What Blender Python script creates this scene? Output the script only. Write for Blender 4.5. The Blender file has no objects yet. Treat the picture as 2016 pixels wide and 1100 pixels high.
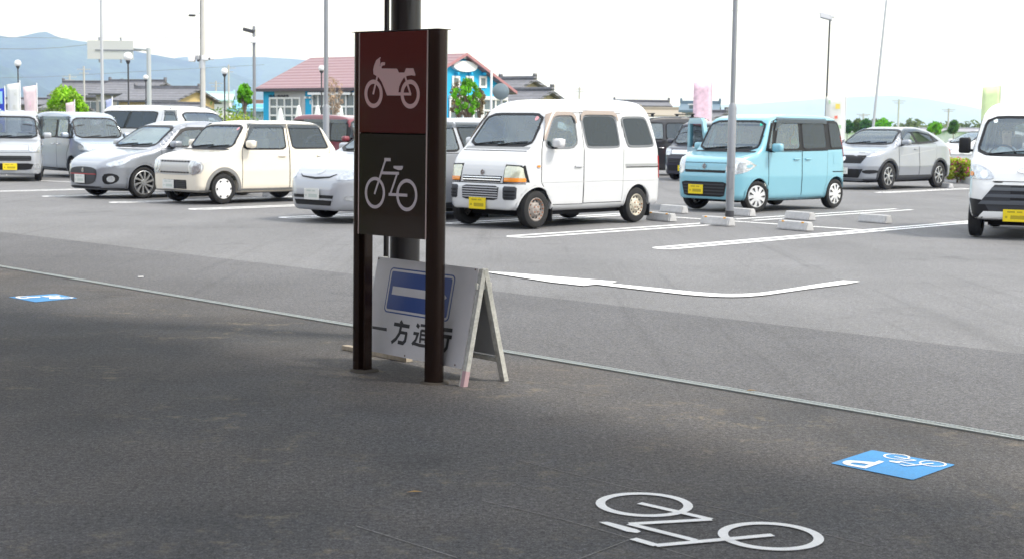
import bpy, bmesh, math, random
import numpy as np
from mathutils import Vector, Matrix, geometry
random.seed(7); rng = np.random.default_rng(7)
S = bpy.context.scene; COL = S.collection
R = math.radians

# ------------------------------------------------------------------ camera
FPX = 2900.0; CAMH = 1.40; PITCH = math.atan(294/FPX); ROLL = R(.7)
cam = bpy.data.cameras.new('camera'); camo = bpy.data.objects.new('camera', cam); COL.objects.link(camo)
MC = Matrix.Rotation(math.pi/2-PITCH, 3, 'X') @ Matrix.Rotation(ROLL, 3, 'Z')
camo.matrix_world = Matrix.Translation((0, 0, CAMH)) @ MC.to_4x4()
cam.sensor_width = 36; cam.lens = FPX/2016*36; cam.clip_start = .1; cam.clip_end = 40000
cam.dof.use_dof = True; cam.dof.focus_distance = 9.0; cam.dof.aperture_fstop = 7.0
S.camera = camo

# ------------------------------------------------------------------ light
SUN_EL, SUN_AZ = 50, 18      # elevation; azimuth: degrees from +X towards -Y
sd = Vector((math.cos(R(SUN_EL))*math.cos(R(SUN_AZ)), -math.cos(R(SUN_EL))*math.sin(R(SUN_AZ)), math.sin(R(SUN_EL))))
sun = bpy.data.lights.new('sun', 'SUN'); sun.energy = 1.5; sun.angle = R(10); sun.color = (1, .96, .9)
suno = bpy.data.objects.new('sun', sun); COL.objects.link(suno); suno.rotation_euler = sd.to_track_quat('Z', 'Y').to_euler()
w = bpy.data.worlds.new("World"); S.world = w; w.use_nodes = True
nt = w.node_tree; nt.nodes.clear(); N = nt.nodes.new; L = nt.links.new
out = N('ShaderNodeOutputWorld'); sky = N('ShaderNodeTexSky'); sky.sky_type = 'NISHITA'; sky.sun_disc = False
sky.sun_elevation = R(SUN_EL); sky.sun_rotation = R(90+SUN_AZ); sky.air_density = 1.0; sky.dust_density = 2.5; sky.ozone_density = 1.5
bg = N('ShaderNodeBackground'); bg.inputs[1].default_value = .15; L(sky.outputs[0], bg.inputs[0])
cl = N('ShaderNodeBackground'); cl.inputs[0].default_value = (.94, .97, 1.0, 1); cl.inputs[1].default_value = .80
tc = N('ShaderNodeTexCoord'); mp = N('ShaderNodeMapping'); mp.inputs['Scale'].default_value = (2.2, 2.2, 9)
no = N('ShaderNodeTexNoise'); no.inputs['Scale'].default_value = 1.6; no.inputs['Detail'].default_value = 6
rp = N('ShaderNodeMapRange'); rp.inputs[1].default_value = .36; rp.inputs[2].default_value = .58; rp.inputs[3].default_value = .3; rp.inputs[4].default_value = 1.0
mx = N('ShaderNodeMixShader')
L(tc.outputs['Generated'], mp.inputs[0]); L(mp.outputs[0], no.inputs[0]); L(no.outputs[0], rp.inputs[0]); L(rp.outputs[0], mx.inputs[0])
L(bg.outputs[0], mx.inputs[1]); L(cl.outputs[0], mx.inputs[2]); L(mx.outputs[0], out.inputs[0])
S.view_settings.view_transform = 'Standard'; S.view_settings.look = 'None'; S.view_settings.gamma = 1
S.view_settings.exposure = 1.25
S.render.engine = 'CYCLES'; S.cycles.use_denoising = True; S.cycles.max_bounces = 8; S.cycles.transparent_max_bounces = 24
S.cycles.volume_bounces = 2; S.cycles.caustics_reflective = False; S.cycles.caustics_refractive = False

# ------------------------------------------------------------------ pixel -> place
def ray(px, py): return MC @ Vector(((px-1008)/FPX, -(py-550)/FPX, -1))
def G(px, py, z=0.0):
    d = ray(px, py); t = (z-CAMH)/d.z; return Vector((0, 0, CAMH))+d*t
def P(px, py, Y):
    d = ray(px, py); return Vector((0, 0, CAMH))+d*(Y/d.y)
def onplane(px, py, o, n):
    c = Vector((0, 0, CAMH)); d = ray(px, py); return c+d*((o-c).dot(n)/d.dot(n))

# ------------------------------------------------------------------ materials
MATS = {}
def mat(name, col, rough=.6, metal=0., var=0., vs=3., bump=0., bs=200., coat=0., spec=.5, emit=0, speck=0., tint=None):
    if name in MATS: return MATS[name]
    m = bpy.data.materials.new(name); m.use_nodes = True; t = m.node_tree; b = t.nodes['Principled BSDF']
    b.inputs['Base Color'].default_value = (*col, 1); b.inputs['Roughness'].default_value = rough; b.inputs['Metallic'].default_value = metal
    b.inputs['Coat Weight'].default_value = coat; b.inputs['Coat Roughness'].default_value = .04; b.inputs['Specular IOR Level'].default_value = spec
    tc = t.nodes.new('ShaderNodeTexCoord')
    if var or speck:
        n1 = t.nodes.new('ShaderNodeTexNoise'); n1.inputs['Scale'].default_value = vs; n1.inputs['Detail'].default_value = 8; n1.inputs['Roughness'].default_value = .65
        t.links.new(tc.outputs['Object'], n1.inputs[0])
        mr = t.nodes.new('ShaderNodeMapRange'); mr.inputs[1].default_value = .3; mr.inputs[2].default_value = .7; mr.inputs[3].default_value = 1-var; mr.inputs[4].default_value = 1+var
        t.links.new(n1.outputs[0], mr.inputs[0]); val = mr.outputs[0]
        if speck:
            n2 = t.nodes.new('ShaderNodeTexNoise'); n2.inputs['Scale'].default_value = bs; n2.inputs['Detail'].default_value = 3
            t.links.new(tc.outputs['Object'], n2.inputs[0])
            m2 = t.nodes.new('ShaderNodeMapRange'); m2.inputs[1].default_value = .35; m2.inputs[2].default_value = .65; m2.inputs[3].default_value = 1-speck; m2.inputs[4].default_value = 1+speck
            t.links.new(n2.outputs[0], m2.inputs[0]); mu = t.nodes.new('ShaderNodeMath'); mu.operation = 'MULTIPLY'
            t.links.new(val, mu.inputs[0]); t.links.new(m2.outputs[0], mu.inputs[1]); val = mu.outputs[0]
        vm = t.nodes.new('ShaderNodeVectorMath'); vm.operation = 'SCALE'; vm.inputs[0].default_value = col
        t.links.new(val, vm.inputs['Scale']); t.links.new(vm.outputs[0], b.inputs['Base Color'])
    if bump:
        n3 = t.nodes.new('ShaderNodeTexNoise'); n3.inputs['Scale'].default_value = bs; n3.inputs['Detail'].default_value = 2
        bp = t.nodes.new('ShaderNodeBump'); bp.inputs['Strength'].default_value = bump; bp.inputs['Distance'].default_value = .004
        t.links.new(tc.outputs['Object'], n3.inputs[0]); t.links.new(n3.outputs[0], bp.inputs['Height']); t.links.new(bp.outputs[0], b.inputs['Normal'])
    if emit:
        b.inputs['Emission Color'].default_value = (*col, 1); b.inputs['Emission Strength'].default_value = emit
    MATS[name] = m; return m
def glass(name, col, refl=.04):
    m = bpy.data.materials.new(name); m.use_nodes = True; t = m.node_tree; t.nodes.clear()
    o = t.nodes.new('ShaderNodeOutputMaterial'); tr = t.nodes.new('ShaderNodeBsdfTransparent'); tr.inputs[0].default_value = (*col, 1)
    gl = t.nodes.new('ShaderNodeBsdfGlossy'); gl.inputs['Roughness'].default_value = .03; gl.inputs[0].default_value = (.82, .93, 1, 1)
    fr = t.nodes.new('ShaderNodeFresnel'); fr.inputs[0].default_value = 1.62
    ad = t.nodes.new('ShaderNodeMath'); ad.operation = 'ADD'; ad.inputs[1].default_value = refl; ad.use_clamp = True
    mi = t.nodes.new('ShaderNodeMixShader'); t.links.new(fr.outputs[0], ad.inputs[0]); t.links.new(ad.outputs[0], mi.inputs[0])
    t.links.new(tr.outputs[0], mi.inputs[1]); t.links.new(gl.outputs[0], mi.inputs[2]); t.links.new(mi.outputs[0], o.inputs[0]); return m
GLASS = glass('clear_glass', (.82, .95, .90), .12); WSG = glass('windscreen_glass', (.82, .94, .92), .13); TINT = glass('tinted_glass', (.20, .21, .23), .04); DTINT = glass('dark_glass', (.03, .035, .05), .015); VISOR = glass('smoke_plastic', (.25, .24, .23))
BVISOR = mat('bronze_visor', (.33, .27, .23), .25, coat=.4)
RUB = mat('rubber', (.013, .013, .0135), .8, var=.3, vs=20, bump=.3, bs=60); BLK = mat('black_plastic', (.009, .0095, .011), .45, spec=.35); DGR = mat('dark_grey_plastic', (.035, .038, .045), .5, var=.1)
GRY = mat('grey_cladding', (.22, .22, .215), .6, var=.06); CHR = mat('chrome', (.75, .76, .78), .15, 1.); SIL = mat('silver_rim', (.55, .56, .57), .3, .8); WCAP = mat('hubcap', (.72, .73, .74), .35, .25)
LAMP = mat('lamp_reflector', (.56, .59, .62), .16, .65, var=.35, vs=22, coat=1., bump=.6, bs=40); LAMPY = mat('aged_lamp', (.62, .63, .5), .15, .4, var=.15, vs=25, coat=1.); ORG = mat('indicator_orange', (.85, .28, .03), .2, coat=1.)
REDL = mat('tail_lamp_red', (.6, .02, .02), .2, coat=1.); SEAM = mat('seam_dark', (.012, .012, .013), .8, spec=.2)
SEAT = mat('seat_cloth', (.13, .13, .14), .9, var=.1); SEATB = mat('beige_seat_cloth', (.42, .38, .32), .9); DASH = mat('dashboard_plastic', (.09, .09, .095), .8)
WHITE = mat('road_paint', (.87, .87, .86), .6, var=.06, vs=8, bs=120, bump=.3, speck=.05)
PWHITE = mat('white_paint', (.8, .8, .8), .4)

# ------------------------------------------------------------------ object helpers
def link(o, parent=None):
    COL.objects.link(o)
    if parent is not None: o.parent = parent
    return o
def tag(o, label=None, cat=None, group=None, kind=None):
    if label: o['label'] = label
    if cat: o['category'] = cat
    if group: o['group'] = group
    if kind: o['kind'] = kind
    return o
def empty(name, loc, rz=0., label=None, cat=None, group=None):
    o = bpy.data.objects.new(name, None); link(o); o.location = loc; o.rotation_euler = (0, 0, rz); o.empty_display_size = .3
    return tag(o, label, cat, group)
class MB:
    def __init__(s): s.v = []; s.f = []; s.m = []
    def add(s, v, f, m=0):
        b = len(s.v); s.v += [tuple(p) for p in v]; s.f += [tuple(i+b for i in q) for q in f]; s.m += [m]*len(f); return s
    def box(s, c, d, m=0, rz=0., bev=0., rot=None):
        bm = bmesh.new(); bmesh.ops.create_cube(bm, size=1)
        for v in bm.verts: v.co = Vector((v.co.x*d[0], v.co.y*d[1], v.co.z*d[2]))
        if bev: bmesh.ops.bevel(bm, geom=bm.edges[:], offset=bev, segments=3, profile=.5, affect='EDGES')
        M = Matrix.Rotation(rz, 3, 'Z') if rot is None else rot
        vs = [M@v.co+Vector(c) for v in bm.verts]; bm.verts.index_update()
        s.add(vs, [[v.index for v in f.verts] for f in bm.faces], m); bm.free(); return s
    def lathe(s, prof, c=(0, 0, 0), n=24, m=0, axis='Z', cap=True):
        vs = []; fs = []; k = len(prof)
        for i in range(n):
            a = 2*math.pi*i/n
            for r, h in prof:
                x, y = r*math.cos(a), r*math.sin(a)
                p = (x, y, h) if axis == 'Z' else ((x, h, y) if axis == 'Y' else (h, x, y))
                vs.append((p[0]+c[0], p[1]+c[1], p[2]+c[2]))
        for i in range(n):
            for j in range(k-1):
                a, b = i*k+j, ((i+1) % n)*k+j; fs.append((a, b, b+1, a+1))
        if cap:
            for j in (0, k-1):
                if prof[j][0] > 1e-5: fs.append([i*k+j for i in range(n)])
        return s.add(vs, fs, m)
    def tube(s, pts, r, n=10, m=0, r2=None):
        pts = [Vector(p) for p in pts]; vs = []; fs = []; K = len(pts)
        up = Vector((0, 0, 1))
        for i, p in enumerate(pts):
            t = (pts[min(i+1, K-1)]-pts[max(i-1, 0)]).normalized()
            a = t.cross(up)
            if a.length < 1e-3: a = t.cross(Vector((1, 0, 0)))
            a.normalize(); b = t.cross(a)
            rr = r if r2 is None else r+(r2-r)*i/(K-1)
            for j in range(n):
                q = 2*math.pi*j/n; vs.append(p+a*math.cos(q)*rr+b*math.sin(q)*rr)
        for i in range(K-1):
            for j in range(n): fs.append((i*n+j, i*n+(j+1) % n, (i+1)*n+(j+1) % n, (i+1)*n+j))
        fs.append(tuple(range(n))); fs.append(tuple((K-1)*n+j for j in range(n))); return s.add(vs, fs, m)
    def prism(s, poly, fr, d0, d1, m=0):
        # extrude a 2D polygon in frame (o,ex,ey,n) between offsets d0 and d1
        o, ex, ey, n = fr; K = len(poly)
        vs = [o+ex*u+ey*v+n*d0 for u, v in poly]+[o+ex*u+ey*v+n*d1 for u, v in poly]
        fs = [tuple(range(K)), tuple(range(2*K-1, K-1, -1))]+[(i, (i+1) % K, K+(i+1) % K, K+i) for i in range(K)]
        return s.add(vs, fs, m)
    def flat(s, poly, fr, d, m=0):
        o, ex, ey, n = fr; return s.add([o+ex*u+ey*v+n*d for u, v in poly], [tuple(range(len(poly)))], m)
    def ring(s, c, r0, r1, fr, d, m=0, n=48):
        o, ex, ey, nn = fr; vs = []
        for i in range(n):
            a = 2*math.pi*i/n
            for r in (r0, r1): vs.append(o+ex*(c[0]+r*math.cos(a))+ey*(c[1]+r*math.sin(a))+nn*d)
        return s.add(vs, [(2*i, 2*((i+1) % n), 2*((i+1) % n)+1, 2*i+1) for i in range(n)], m)
    def stroke(s, pts, wd, fr, d, m=0):
        pts = [Vector((p[0], p[1])) for p in pts]; K = len(pts); Ls = []; Rs = []
        for i in range(K):
            t0 = (pts[i]-pts[i-1]).normalized() if i else None; t1 = (pts[i+1]-pts[i]).normalized() if i < K-1 else None
            t0 = t0 or t1; t1 = t1 or t0; t = (t0+t1).normalized(); nrm = Vector((-t.y, t.x)); k = wd/2/max(.45, nrm.dot(Vector((-t0.y, t0.x))))
            Ls.append(pts[i]+nrm*k); Rs.append(pts[i]-nrm*k)
        for i in range(K-1): s.flat([Ls[i], Ls[i+1], Rs[i+1], Rs[i]], fr, d, m)
        return s
    def build(s, name, mats, parent=None, smooth=False, ang=None, loc=None, rz=0.):
        me = bpy.data.meshes.new(name); me.from_pydata([tuple(v) for v in s.v], [], s.f)
        for mm in (mats if isinstance(mats, (list, tuple)) else [mats]): me.materials.append(mm)
        me.polygons.foreach_set('material_index', s.m); me.polygons.foreach_set('use_smooth', [bool(smooth)]*len(s.f))
        bm = bmesh.new(); bm.from_mesh(me); bmesh.ops.recalc_face_normals(bm, faces=bm.faces[:])
        if smooth:
            for e in bm.edges:
                if len(e.link_faces) == 2 and e.calc_face_angle(0) > R(ang or 38): e.smooth = False
        bm.to_mesh(me); bm.free(); me.update()
        o = bpy.data.objects.new(name, me); link(o, parent)
        if loc is not None: o.location = loc
        o.rotation_euler.z = rz
        return o
def frame(o, ex, ey): ex = ex.normalized(); ey = (ey-ex*ey.dot(ex)).normalized(); return (Vector(o), ex, ey, ex.cross(ey))
GF = (Vector((0, 0, 0)), Vector((1, 0, 0)), Vector((0, 1, 0)), Vector((0, 0, 1)))
def g2(px, py): p = G(px, py); return (p.x, p.y)
def rect(x0, y0, x1, y1, r=0., n=5):
    if r <= 0: return [(x0, y0), (x1, y0), (x1, y1), (x0, y1)]
    o = []
    for cx, cy, a in ((x1-r, y0+r, -90), (x1-r, y1-r, 0), (x0+r, y1-r, 90), (x0+r, y0+r, 180)):
        for i in range(n+1): t = R(a+90*i/n); o.append((cx+r*math.cos(t), cy+r*math.sin(t)))
    return o
def circ(c, r, n=24, ry=None): return [(c[0]+r*math.cos(2*math.pi*i/n), c[1]+(ry or r)*math.sin(2*math.pi*i/n)) for i in range(n)]

# ------------------------------------------------------------------ ground
def asphalt(name, col, patches=.12, stain=0., scale=1., gr=1.):
    m = bpy.data.materials.new(name); m.use_nodes = True; t = m.node_tree; b = t.nodes['Principled BSDF']; N = t.nodes.new; L = t.links.new
    b.inputs['Roughness'].default_value = .82; b.inputs['Specular IOR Level'].default_value = .35
    tc = N('ShaderNodeTexCoord')
    def noise(sc, det=4, ro=.55, st=None):
        n = N('ShaderNodeTexNoise'); n.inputs['Scale'].default_value = sc; n.inputs['Detail'].default_value = det; n.inputs['Roughness'].default_value = ro
        if st: mp = N('ShaderNodeMapping'); mp.inputs['Scale'].default_value = st; mp.inputs['Rotation'].default_value = (0, 0, R(48)); L(tc.outputs['Object'], mp.inputs[0]); L(mp.outputs[0], n.inputs[0])
        else: L(tc.outputs['Object'], n.inputs[0])
        return n.outputs[0]
    def rng_(v, a, b_, c, d): r = N('ShaderNodeMapRange'); L(v, r.inputs[0]); r.inputs[1].default_value = a; r.inputs[2].default_value = b_; r.inputs[3].default_value = c; r.inputs[4].default_value = d; return r.outputs[0]
    def mul(a, b_): x = N('ShaderNodeMath'); x.operation = 'MULTIPLY'; L(a, x.inputs[0]); L(b_, x.inputs[1]); return x.outputs[0]
    v = rng_(noise(.35, 6, .6), .3, .7, 1-patches, 1+patches)
    v = mul(v, rng_(noise(.5, 5, .6, (1, .25, 1)), .35, .65, 1-patches*.7, 1+patches*.7))
    v = mul(v, rng_(noise(150*scale, 3), .3, .7, .5, 1.5))
    v = mul(v, rng_(noise(420*scale, 2), .35, .65, .8, 1.2))
    v = mul(v, rng_(noise(38*scale, 3, .7), .32, .68, 1-.42*gr, 1+.45*gr)); v = mul(v, rng_(noise(90*scale, 2, .6), .32, .68, 1-.38*gr, 1+.40*gr))
    v = mul(v, rng_(noise(1.1, 4, .6), .60, .70, 1, .78)); v = mul(v, rng_(noise(.8, 4, .6, (4.5, .12, 1)), .56, .68, 1, .86))
    bright = rng_(noise(70*scale, 2), .66, .74, 0, .7)      # pale aggregate chips
    ad = N('ShaderNodeMath'); ad.operation = 'ADD'; L(v, ad.inputs[0]); L(bright, ad.inputs[1])
    vm = N('ShaderNodeVectorMath'); vm.operation = 'SCALE'; vm.inputs[0].default_value = col; L(ad.outputs[0], vm.inputs['Scale']); colo = vm.outputs[0]
    if stain:
        hue = N('ShaderNodeMix'); hue.data_type = 'RGBA'; L(rng_(noise(.45, 5, .6), .40, .60, 0, 1), hue.inputs['Factor']); L(colo, hue.inputs[6])
        v2 = N('ShaderNodeVectorMath'); v2.operation = 'MULTIPLY'; L(colo, v2.inputs[0]); v2.inputs[1].default_value = (1.07, .99, .91); L(v2.outputs[0], hue.inputs[7])
        v3 = N('ShaderNodeVectorMath'); v3.operation = 'SCALE'; L(hue.outputs[2], v3.inputs[0]); L(rng_(noise(.22, 7, .62), .42, .56, .72, 1.12), v3.inputs['Scale']); colo = v3.outputs[0]
        f = mul(rng_(noise(.8, 4, .6), .46, .60, 0, stain), rng_(noise(5.5, 9, .78), .53, .66, 0, 1))
        f = mul(f, rng_(noise(60, 3, .6), .35, .6, .35, 1))
        mi = N('ShaderNodeMix'); mi.data_type = 'RGBA'; L(f, mi.inputs['Factor']); L(colo, mi.inputs[6]); mi.inputs[7].default_value = (.30, .245, .165, 1); colo = mi.outputs[2]
    L(colo, b.inputs['Base Color'])
    bp = N('ShaderNodeBump'); bp.inputs['Strength'].default_value = .5; bp.inputs['Distance'].default_value = .004; L(noise(170*scale, 3), bp.inputs['Height']); L(bp.outputs[0], b.inputs['Normal'])
    return m
def sheet(name, poly, z, m, kind='structure'):
    o = MB().add([(x, y, z) for x, y in poly], [tuple(range(len(poly)))]).build(name, m); tag(o, kind=kind); return o
FIELD = mat('field_ground', (.11, .135, .06), .9, var=.5, vs=.02, bs=4, speck=.3)
sheet('ground', [(-20000, -300), (20000, -300), (20000, 20000), (-20000, 20000)], -.03, FIELD)
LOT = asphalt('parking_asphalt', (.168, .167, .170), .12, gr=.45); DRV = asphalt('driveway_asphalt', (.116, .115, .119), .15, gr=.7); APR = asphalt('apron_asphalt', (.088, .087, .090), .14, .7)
sheet('parking_lot', [(-60, -4), (40, -4), (17.6, 45.5), (9, 53), (-60, 62)], -.008, LOT)
d0, d1 = G(0, 525), G(2016, 865); du = (d1-d0).normalized(); dn = Vector((-du.y, du.x, 0))   # drain line direction; dn points to the lot
if dn.x < 0: dn = -dn
e0, e1 = G(960, 570), G(2016, 695)
def lp(o, t, s=0): p = o+du*t+dn*s; return (p.x, p.y)
eu = (e1-e0).normalized(); ea = e0-eu*22; eb = e1+eu*10
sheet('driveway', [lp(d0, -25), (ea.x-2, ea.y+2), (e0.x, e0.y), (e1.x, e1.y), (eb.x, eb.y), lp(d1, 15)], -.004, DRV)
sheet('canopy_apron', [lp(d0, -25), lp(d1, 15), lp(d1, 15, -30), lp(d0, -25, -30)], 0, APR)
sheet('far_road', [(-90, 62), (9, 53.2), (17.7, 47.5), (60, 44), (60, 52), (20, 56), (10, 62), (-90, 74)], -.012, asphalt('road_asphalt', (.17, .17, .172), .05, scale=.3))
# rice fields beyond the lot
GR = mat('green_rice_field', (.12, .26, .03), .95, var=.25, vs=.1, bs=6, speck=.25); GR2 = mat('yellow_crop_field', (.36, .30, .10), .95, var=.25, vs=.1, bs=6, speck=.2)
for i, (x0, y0, x1, y1, m) in enumerate([(22, 58, 90, 110, GR), (30, 116, 150, 190, GR2), (20, 198, 190, 300, GR), (-60, 330, 260, 480, GR2)]):
    sheet('field', [(x0, y0), (x1, y0), (x1*1.3, y1), (x0*1.1, y1)], .006+.003*i, m)
# strip drain along the canopy edge
GALV = mat('galvanised_steel', (.34, .37, .36), .45, .5, var=.12, vs=6)
dr = empty('strip_drain', (0, 0, 0), 0, 'long galvanised strip drain running across the asphalt at the edge of the canopy shade', 'drain')
A, B = d0-du*14, d1+du*10; ln = (B-A).length
b = MB(); f0 = frame(A, du, Vector((0, 0, 1)).cross(du))
b.flat(rect(0, -.026, ln, .026), f0, .004); b.build('drain_base', mat('drain_gap', (.10, .11, .11), .8), dr)
b = MB(); b.prism(rect(0, .022, ln, .034), f0, .0, .009); b.prism(rect(0, -.034, ln, -.022), f0, .0, .009)
i = 0; x = 0
while x < ln:
    b.prism([(x, -.022), (x+.012, -.022), (x+.026, .022), (x+.014, .022)], f0, .0045, .0085); x += .026
b.build('grating', GALV, dr)

# ------------------------------------------------------------------ painted marks
def marking(name, strokes, label, cat, m=WHITE, group=None, z=.006):
    b = MB()
    for k, s in enumerate(strokes): b.flat(s, GF, z+.0004*k)
    o = b.build(name, m); return tag(o, label, cat, group)
def band(p0, p1, wd):
    a, c = Vector(p0[:2]), Vector(p1[:2]); t = (c-a).normalized(); n = Vector((-t.y, t.x))*wd/2; return [tuple(a+n), tuple(c+n), tuple(c-n), tuple(a-n)]
arrow = [(950, 534.5), (1000, 537), (1100, 545), (1215, 554), (1203, 557.8), (1260, 563.5), (1300, 566.7), (1374, 575.6), (1415, 578.6), (1457, 578.7), (1500, 575), (1580, 563), (1660, 552), (1693, 554), (1667, 559), (1590, 568), (1546, 574), (1501, 581.3), (1460, 584), (1419, 584.6), (1355, 580), (1300, 573.6), (1260, 568.8), (1173, 559.6), (1149, 562.3), (1085, 555.5), (1000, 542.5)]
def cr(p, n=8):
    o = []
    for i in range(len(p)-1):
        a, b_, c, d = [np.array(p[min(max(k, 0), len(p)-1)], float) for k in (i-1, i, i+1, i+2)]
        for k in range(n): t = k/n; o.append(tuple(.5*((2*b_)+(c-a)*t+(2*a-5*b_+4*c-d)*t*t+(3*b_-a-3*c+d)*t**3)))
    return o+[tuple(p[-1])]
topc = cr([(1203, 557.8), (1300, 567.4), (1374, 574.8), (1430, 578.2), (1490, 576.4), (1550, 568.5), (1610, 559), (1660, 552)]); botc = cr([(1667, 559), (1600, 567.4), (1546, 575), (1495, 581.6), (1440, 584.3), (1370, 581.2), (1290, 573), (1173, 559.6)])
arrow = [(950, 534.5), (1000, 537), (1100, 545), (1215, 554)]+topc+[(1693, 554)]+botc+[(1149, 562.3), (1085, 555.5), (1000, 542.5)]
marking('arrow_marking', [[g2(*p) for p in arrow]], 'curved white traffic arrow painted on the driveway behind the folding board', 'road marking', z=.002)
sx = (G(1272.7, 487.3)-G(983, 464.7)).normalized()
sdv = Vector((-sx.y, sx.x, 0))
if sdv.y < 0: sdv = -sdv
WM = .12
def stall(tip0, tip1, end, label, gap=None, width=WM):
    # two parallel bars joined by a rounded nose at the near end
    a = Vector(g2(*tip0)); c = Vector(g2(*tip1)); e = end
    t = Vector((sdv.x, sdv.y)); n = Vector((t.y, -t.x)); gw = (c-a).dot(n)
    if gap: gw = gap
    Lb = e; r = gw/2; ctr = a+n*r; polys = []
    arc = [ctr+n*(-math.cos(q)*r)-t*(math.sin(q)*r*1.0) for q in [math.pi*i/14 for i in range(15)]]
    arci = [ctr+n*(-math.cos(q)*(r-width))-t*(math.sin(q)*(r-width)) for q in [math.pi*i/14 for i in range(15)]]
    off = t*r
    arc = [p+off for p in arc]; arci = [p+off for p in arci]
    lo = arc+[arc[-1]+t*Lb, arci[-1]+t*Lb]+arci[::-1]+[arci[0]+t*Lb, arc[0]+t*Lb]
    marking('stall_line', [[tuple(p) for p in lo]], label, 'road marking', group='parking bay lines', z=-.004)
stall((983, 464.7), (1030, 468.5), 4.55, 'white double bay line beside the white van ending at a concrete wheel stop')
stall((1272.7, 487.3), (1310, 491.5), 9.9, 'nearest white double bay line, running past the wheel stops to the delivery van')
stall((537, 427.5), (560, 430), 4.6, 'white double bay line under the silver minivan behind the sign', gap=.42)
stall((360, 411), (360, 411), 4.6, 'white double bay line between the cream car and the silver minivan', gap=.42)
stall((205, 398), (205, 398), 4.6, 'white double bay line between the silver hatchback and the cream car', gap=.42)
stall((74, 386), (74, 386), 4.6, 'white double bay line left of the silver hatchback', gap=.42)
stall((-60, 377), (-60, 377), 4.6, 'white double bay line ending in front of the far left wagon', gap=.42)
stall((862, 439), (862, 439), 4.6, 'white double bay line between the white van and the silver minivan', gap=.42)
stall((1716, 379), (1716, 379), 4.8, 'white double bay line in front of the silver crossover', gap=.36)
stall((1100, 432), (1100, 432), .5, 'short white bay line end under the white van', gap=.4)
marking('divider_line', [band(G(1325, 427.3), G(1740, 455.2), .11)], 'thin white dividing line crossing between the two rows of wheel stops', 'road marking', z=-.003)
a, c = G(1447, 431.3), G(1765, 411)
marking('stall_line', [band(a, c, .1), band(a+Vector((.25, -.30, 0)), c+Vector((.23, -.26, 0)), .1)], 'white double bay line behind the far wheel stops beside the light blue car', 'road marking', group='parking bay lines', z=-.0035)
marking('stall_line', [band(G(60, 355), G(330, 366), .13)], 'white bay line end under the silver blue wagon', 'road marking', group='parking bay lines', z=-.0035)

def bike(b, fr, wf, wr, r, wd, strokes, saddle, d=.001, m=0):
    b.ring(wf, r-wd, r, fr, d, m); b.ring(wr, r-wd, r, fr, d+.0003, m)
    for k, (s, w_) in enumerate(strokes): b.stroke(s, w_, fr, d+.0006+.0003*k, m)
    b.flat(saddle, fr, d+.0002, m)
# large white bicycle on the ground
Z4 = lambda l: [g2(1140+x/2.6526, 860+y/2.6526) for x, y in l]
c1, c2 = Z4([(340, 354), (1000, 519)]); r_ = .183
b = MB()
bike(b, GF, c1, c2, r_, .036, [(Z4([(315, 348), (500, 390), (690, 434)]), .032), (Z4([(690, 434), (262, 458)]), .034), (Z4([(262, 458), (610, 545)]), .032), (Z4([(1012, 516), (398, 572)]), .034), (Z4([(405, 572), (282, 536)]), .034)],
     Z4([(105, 447), (150, 446), (300, 485), (322, 496), (305, 505), (250, 497), (130, 458)]), d=.004)
tag(b.build('bicycle_marking', WHITE), 'large white bicycle symbol painted on the dark asphalt at bottom right', 'road marking')
# blue parking panels
BLUE = mat('blue_road_paint', (.025, .26, .60), .55, var=.08, vs=8, bs=150, bump=.3, speck=.1)
def pmark(cor, label, moto=False):
    root = empty('parking_marking', G(*cor[0]), 0, label, 'road marking', 'blue parking symbols on the asphalt')
    inv = root.location.copy()
    A, B, C, D = [Vector(g2(*c)) for c in cor]     # left, top, right, bottom corners in the picture
    def q(u, v):   # u: A->D (0..1), v: A->B
        p = A*(1-u)*(1-v)+D*u*(1-v)+B*(1-u)*v+C*u*v; return (p.x-inv.x, p.y-inv.y)
    b = MB(); b.flat([q(*p) for p in rect(0, 0, 1, 1, .03)], GF, .003); b.build('blue_panel', BLUE, root)
    return root, q
r1, q = pmark([(1635, 912), (1717, 886), (1881, 915), (1797, 945)], 'blue parking square with white P and bicycle, right of the big bicycle symbol')
mpx = lambda l, q_, cor: None
def inpx(l, root): o = []; [o.append((G(*p).x-root.location.x, G(*p).y-root.location.y)) for p in l]; return o
Zm = lambda l, root: inpx([(1140+x/2.6526, 860+y/2.6526) for x, y in l], root)
Zp = lambda l: inpx([(1630+x/7.754, 880+y/7.754) for x, y in l], r1)
def letter(b, Zf, O_, I_, stem):
    O_, I_ = Zf(O_), Zf(I_)
    for k in range(len(O_)-1): b.flat([O_[k], O_[k+1], I_[k+1], I_[k]], GF, .0048)
    b.flat(Zf(stem), GF, .0052)
b = MB(); letter(b, Zp, [(700, 238), (480, 220), (340, 210), (275, 212), (232, 228), (222, 245), (240, 264), (300, 285), (430, 308), (545, 331)], [(640, 272), (500, 252), (410, 244), (372, 245), (350, 250), (342, 256), (352, 265), (390, 274), (450, 285), (555, 297)], [(780, 215), (860, 232), (572, 336), (500, 320)]); b.build('letter_p', WHITE, r1)
b = MB(); c1, c2 = Zp([(1050, 152), (1600, 260)]); bike(b, GF, c1, c2, .0575, .0095, [(Zp([(1015, 152), (1240, 193), (1345, 212)]), .009), (Zp([(1345, 212), (1050, 229)]), .010), (Zp([(1050, 226), (1320, 277)]), .009), (Zp([(1612, 260), (1190, 299)]), .011), (Zp([(1190, 299), (1105, 277)]), .009)], Zp([(930, 215), (1000, 218), (1100, 240), (1110, 254), (1040, 248), (940, 230)]), d=.0048)
b.build('bicycle_symbol', WHITE, r1)
r2, q = pmark([(16, 585), (110, 578.5), (153, 587), (70, 595)], 'blue painted parking square with a white P and a motorcycle at the left edge', True)
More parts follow.
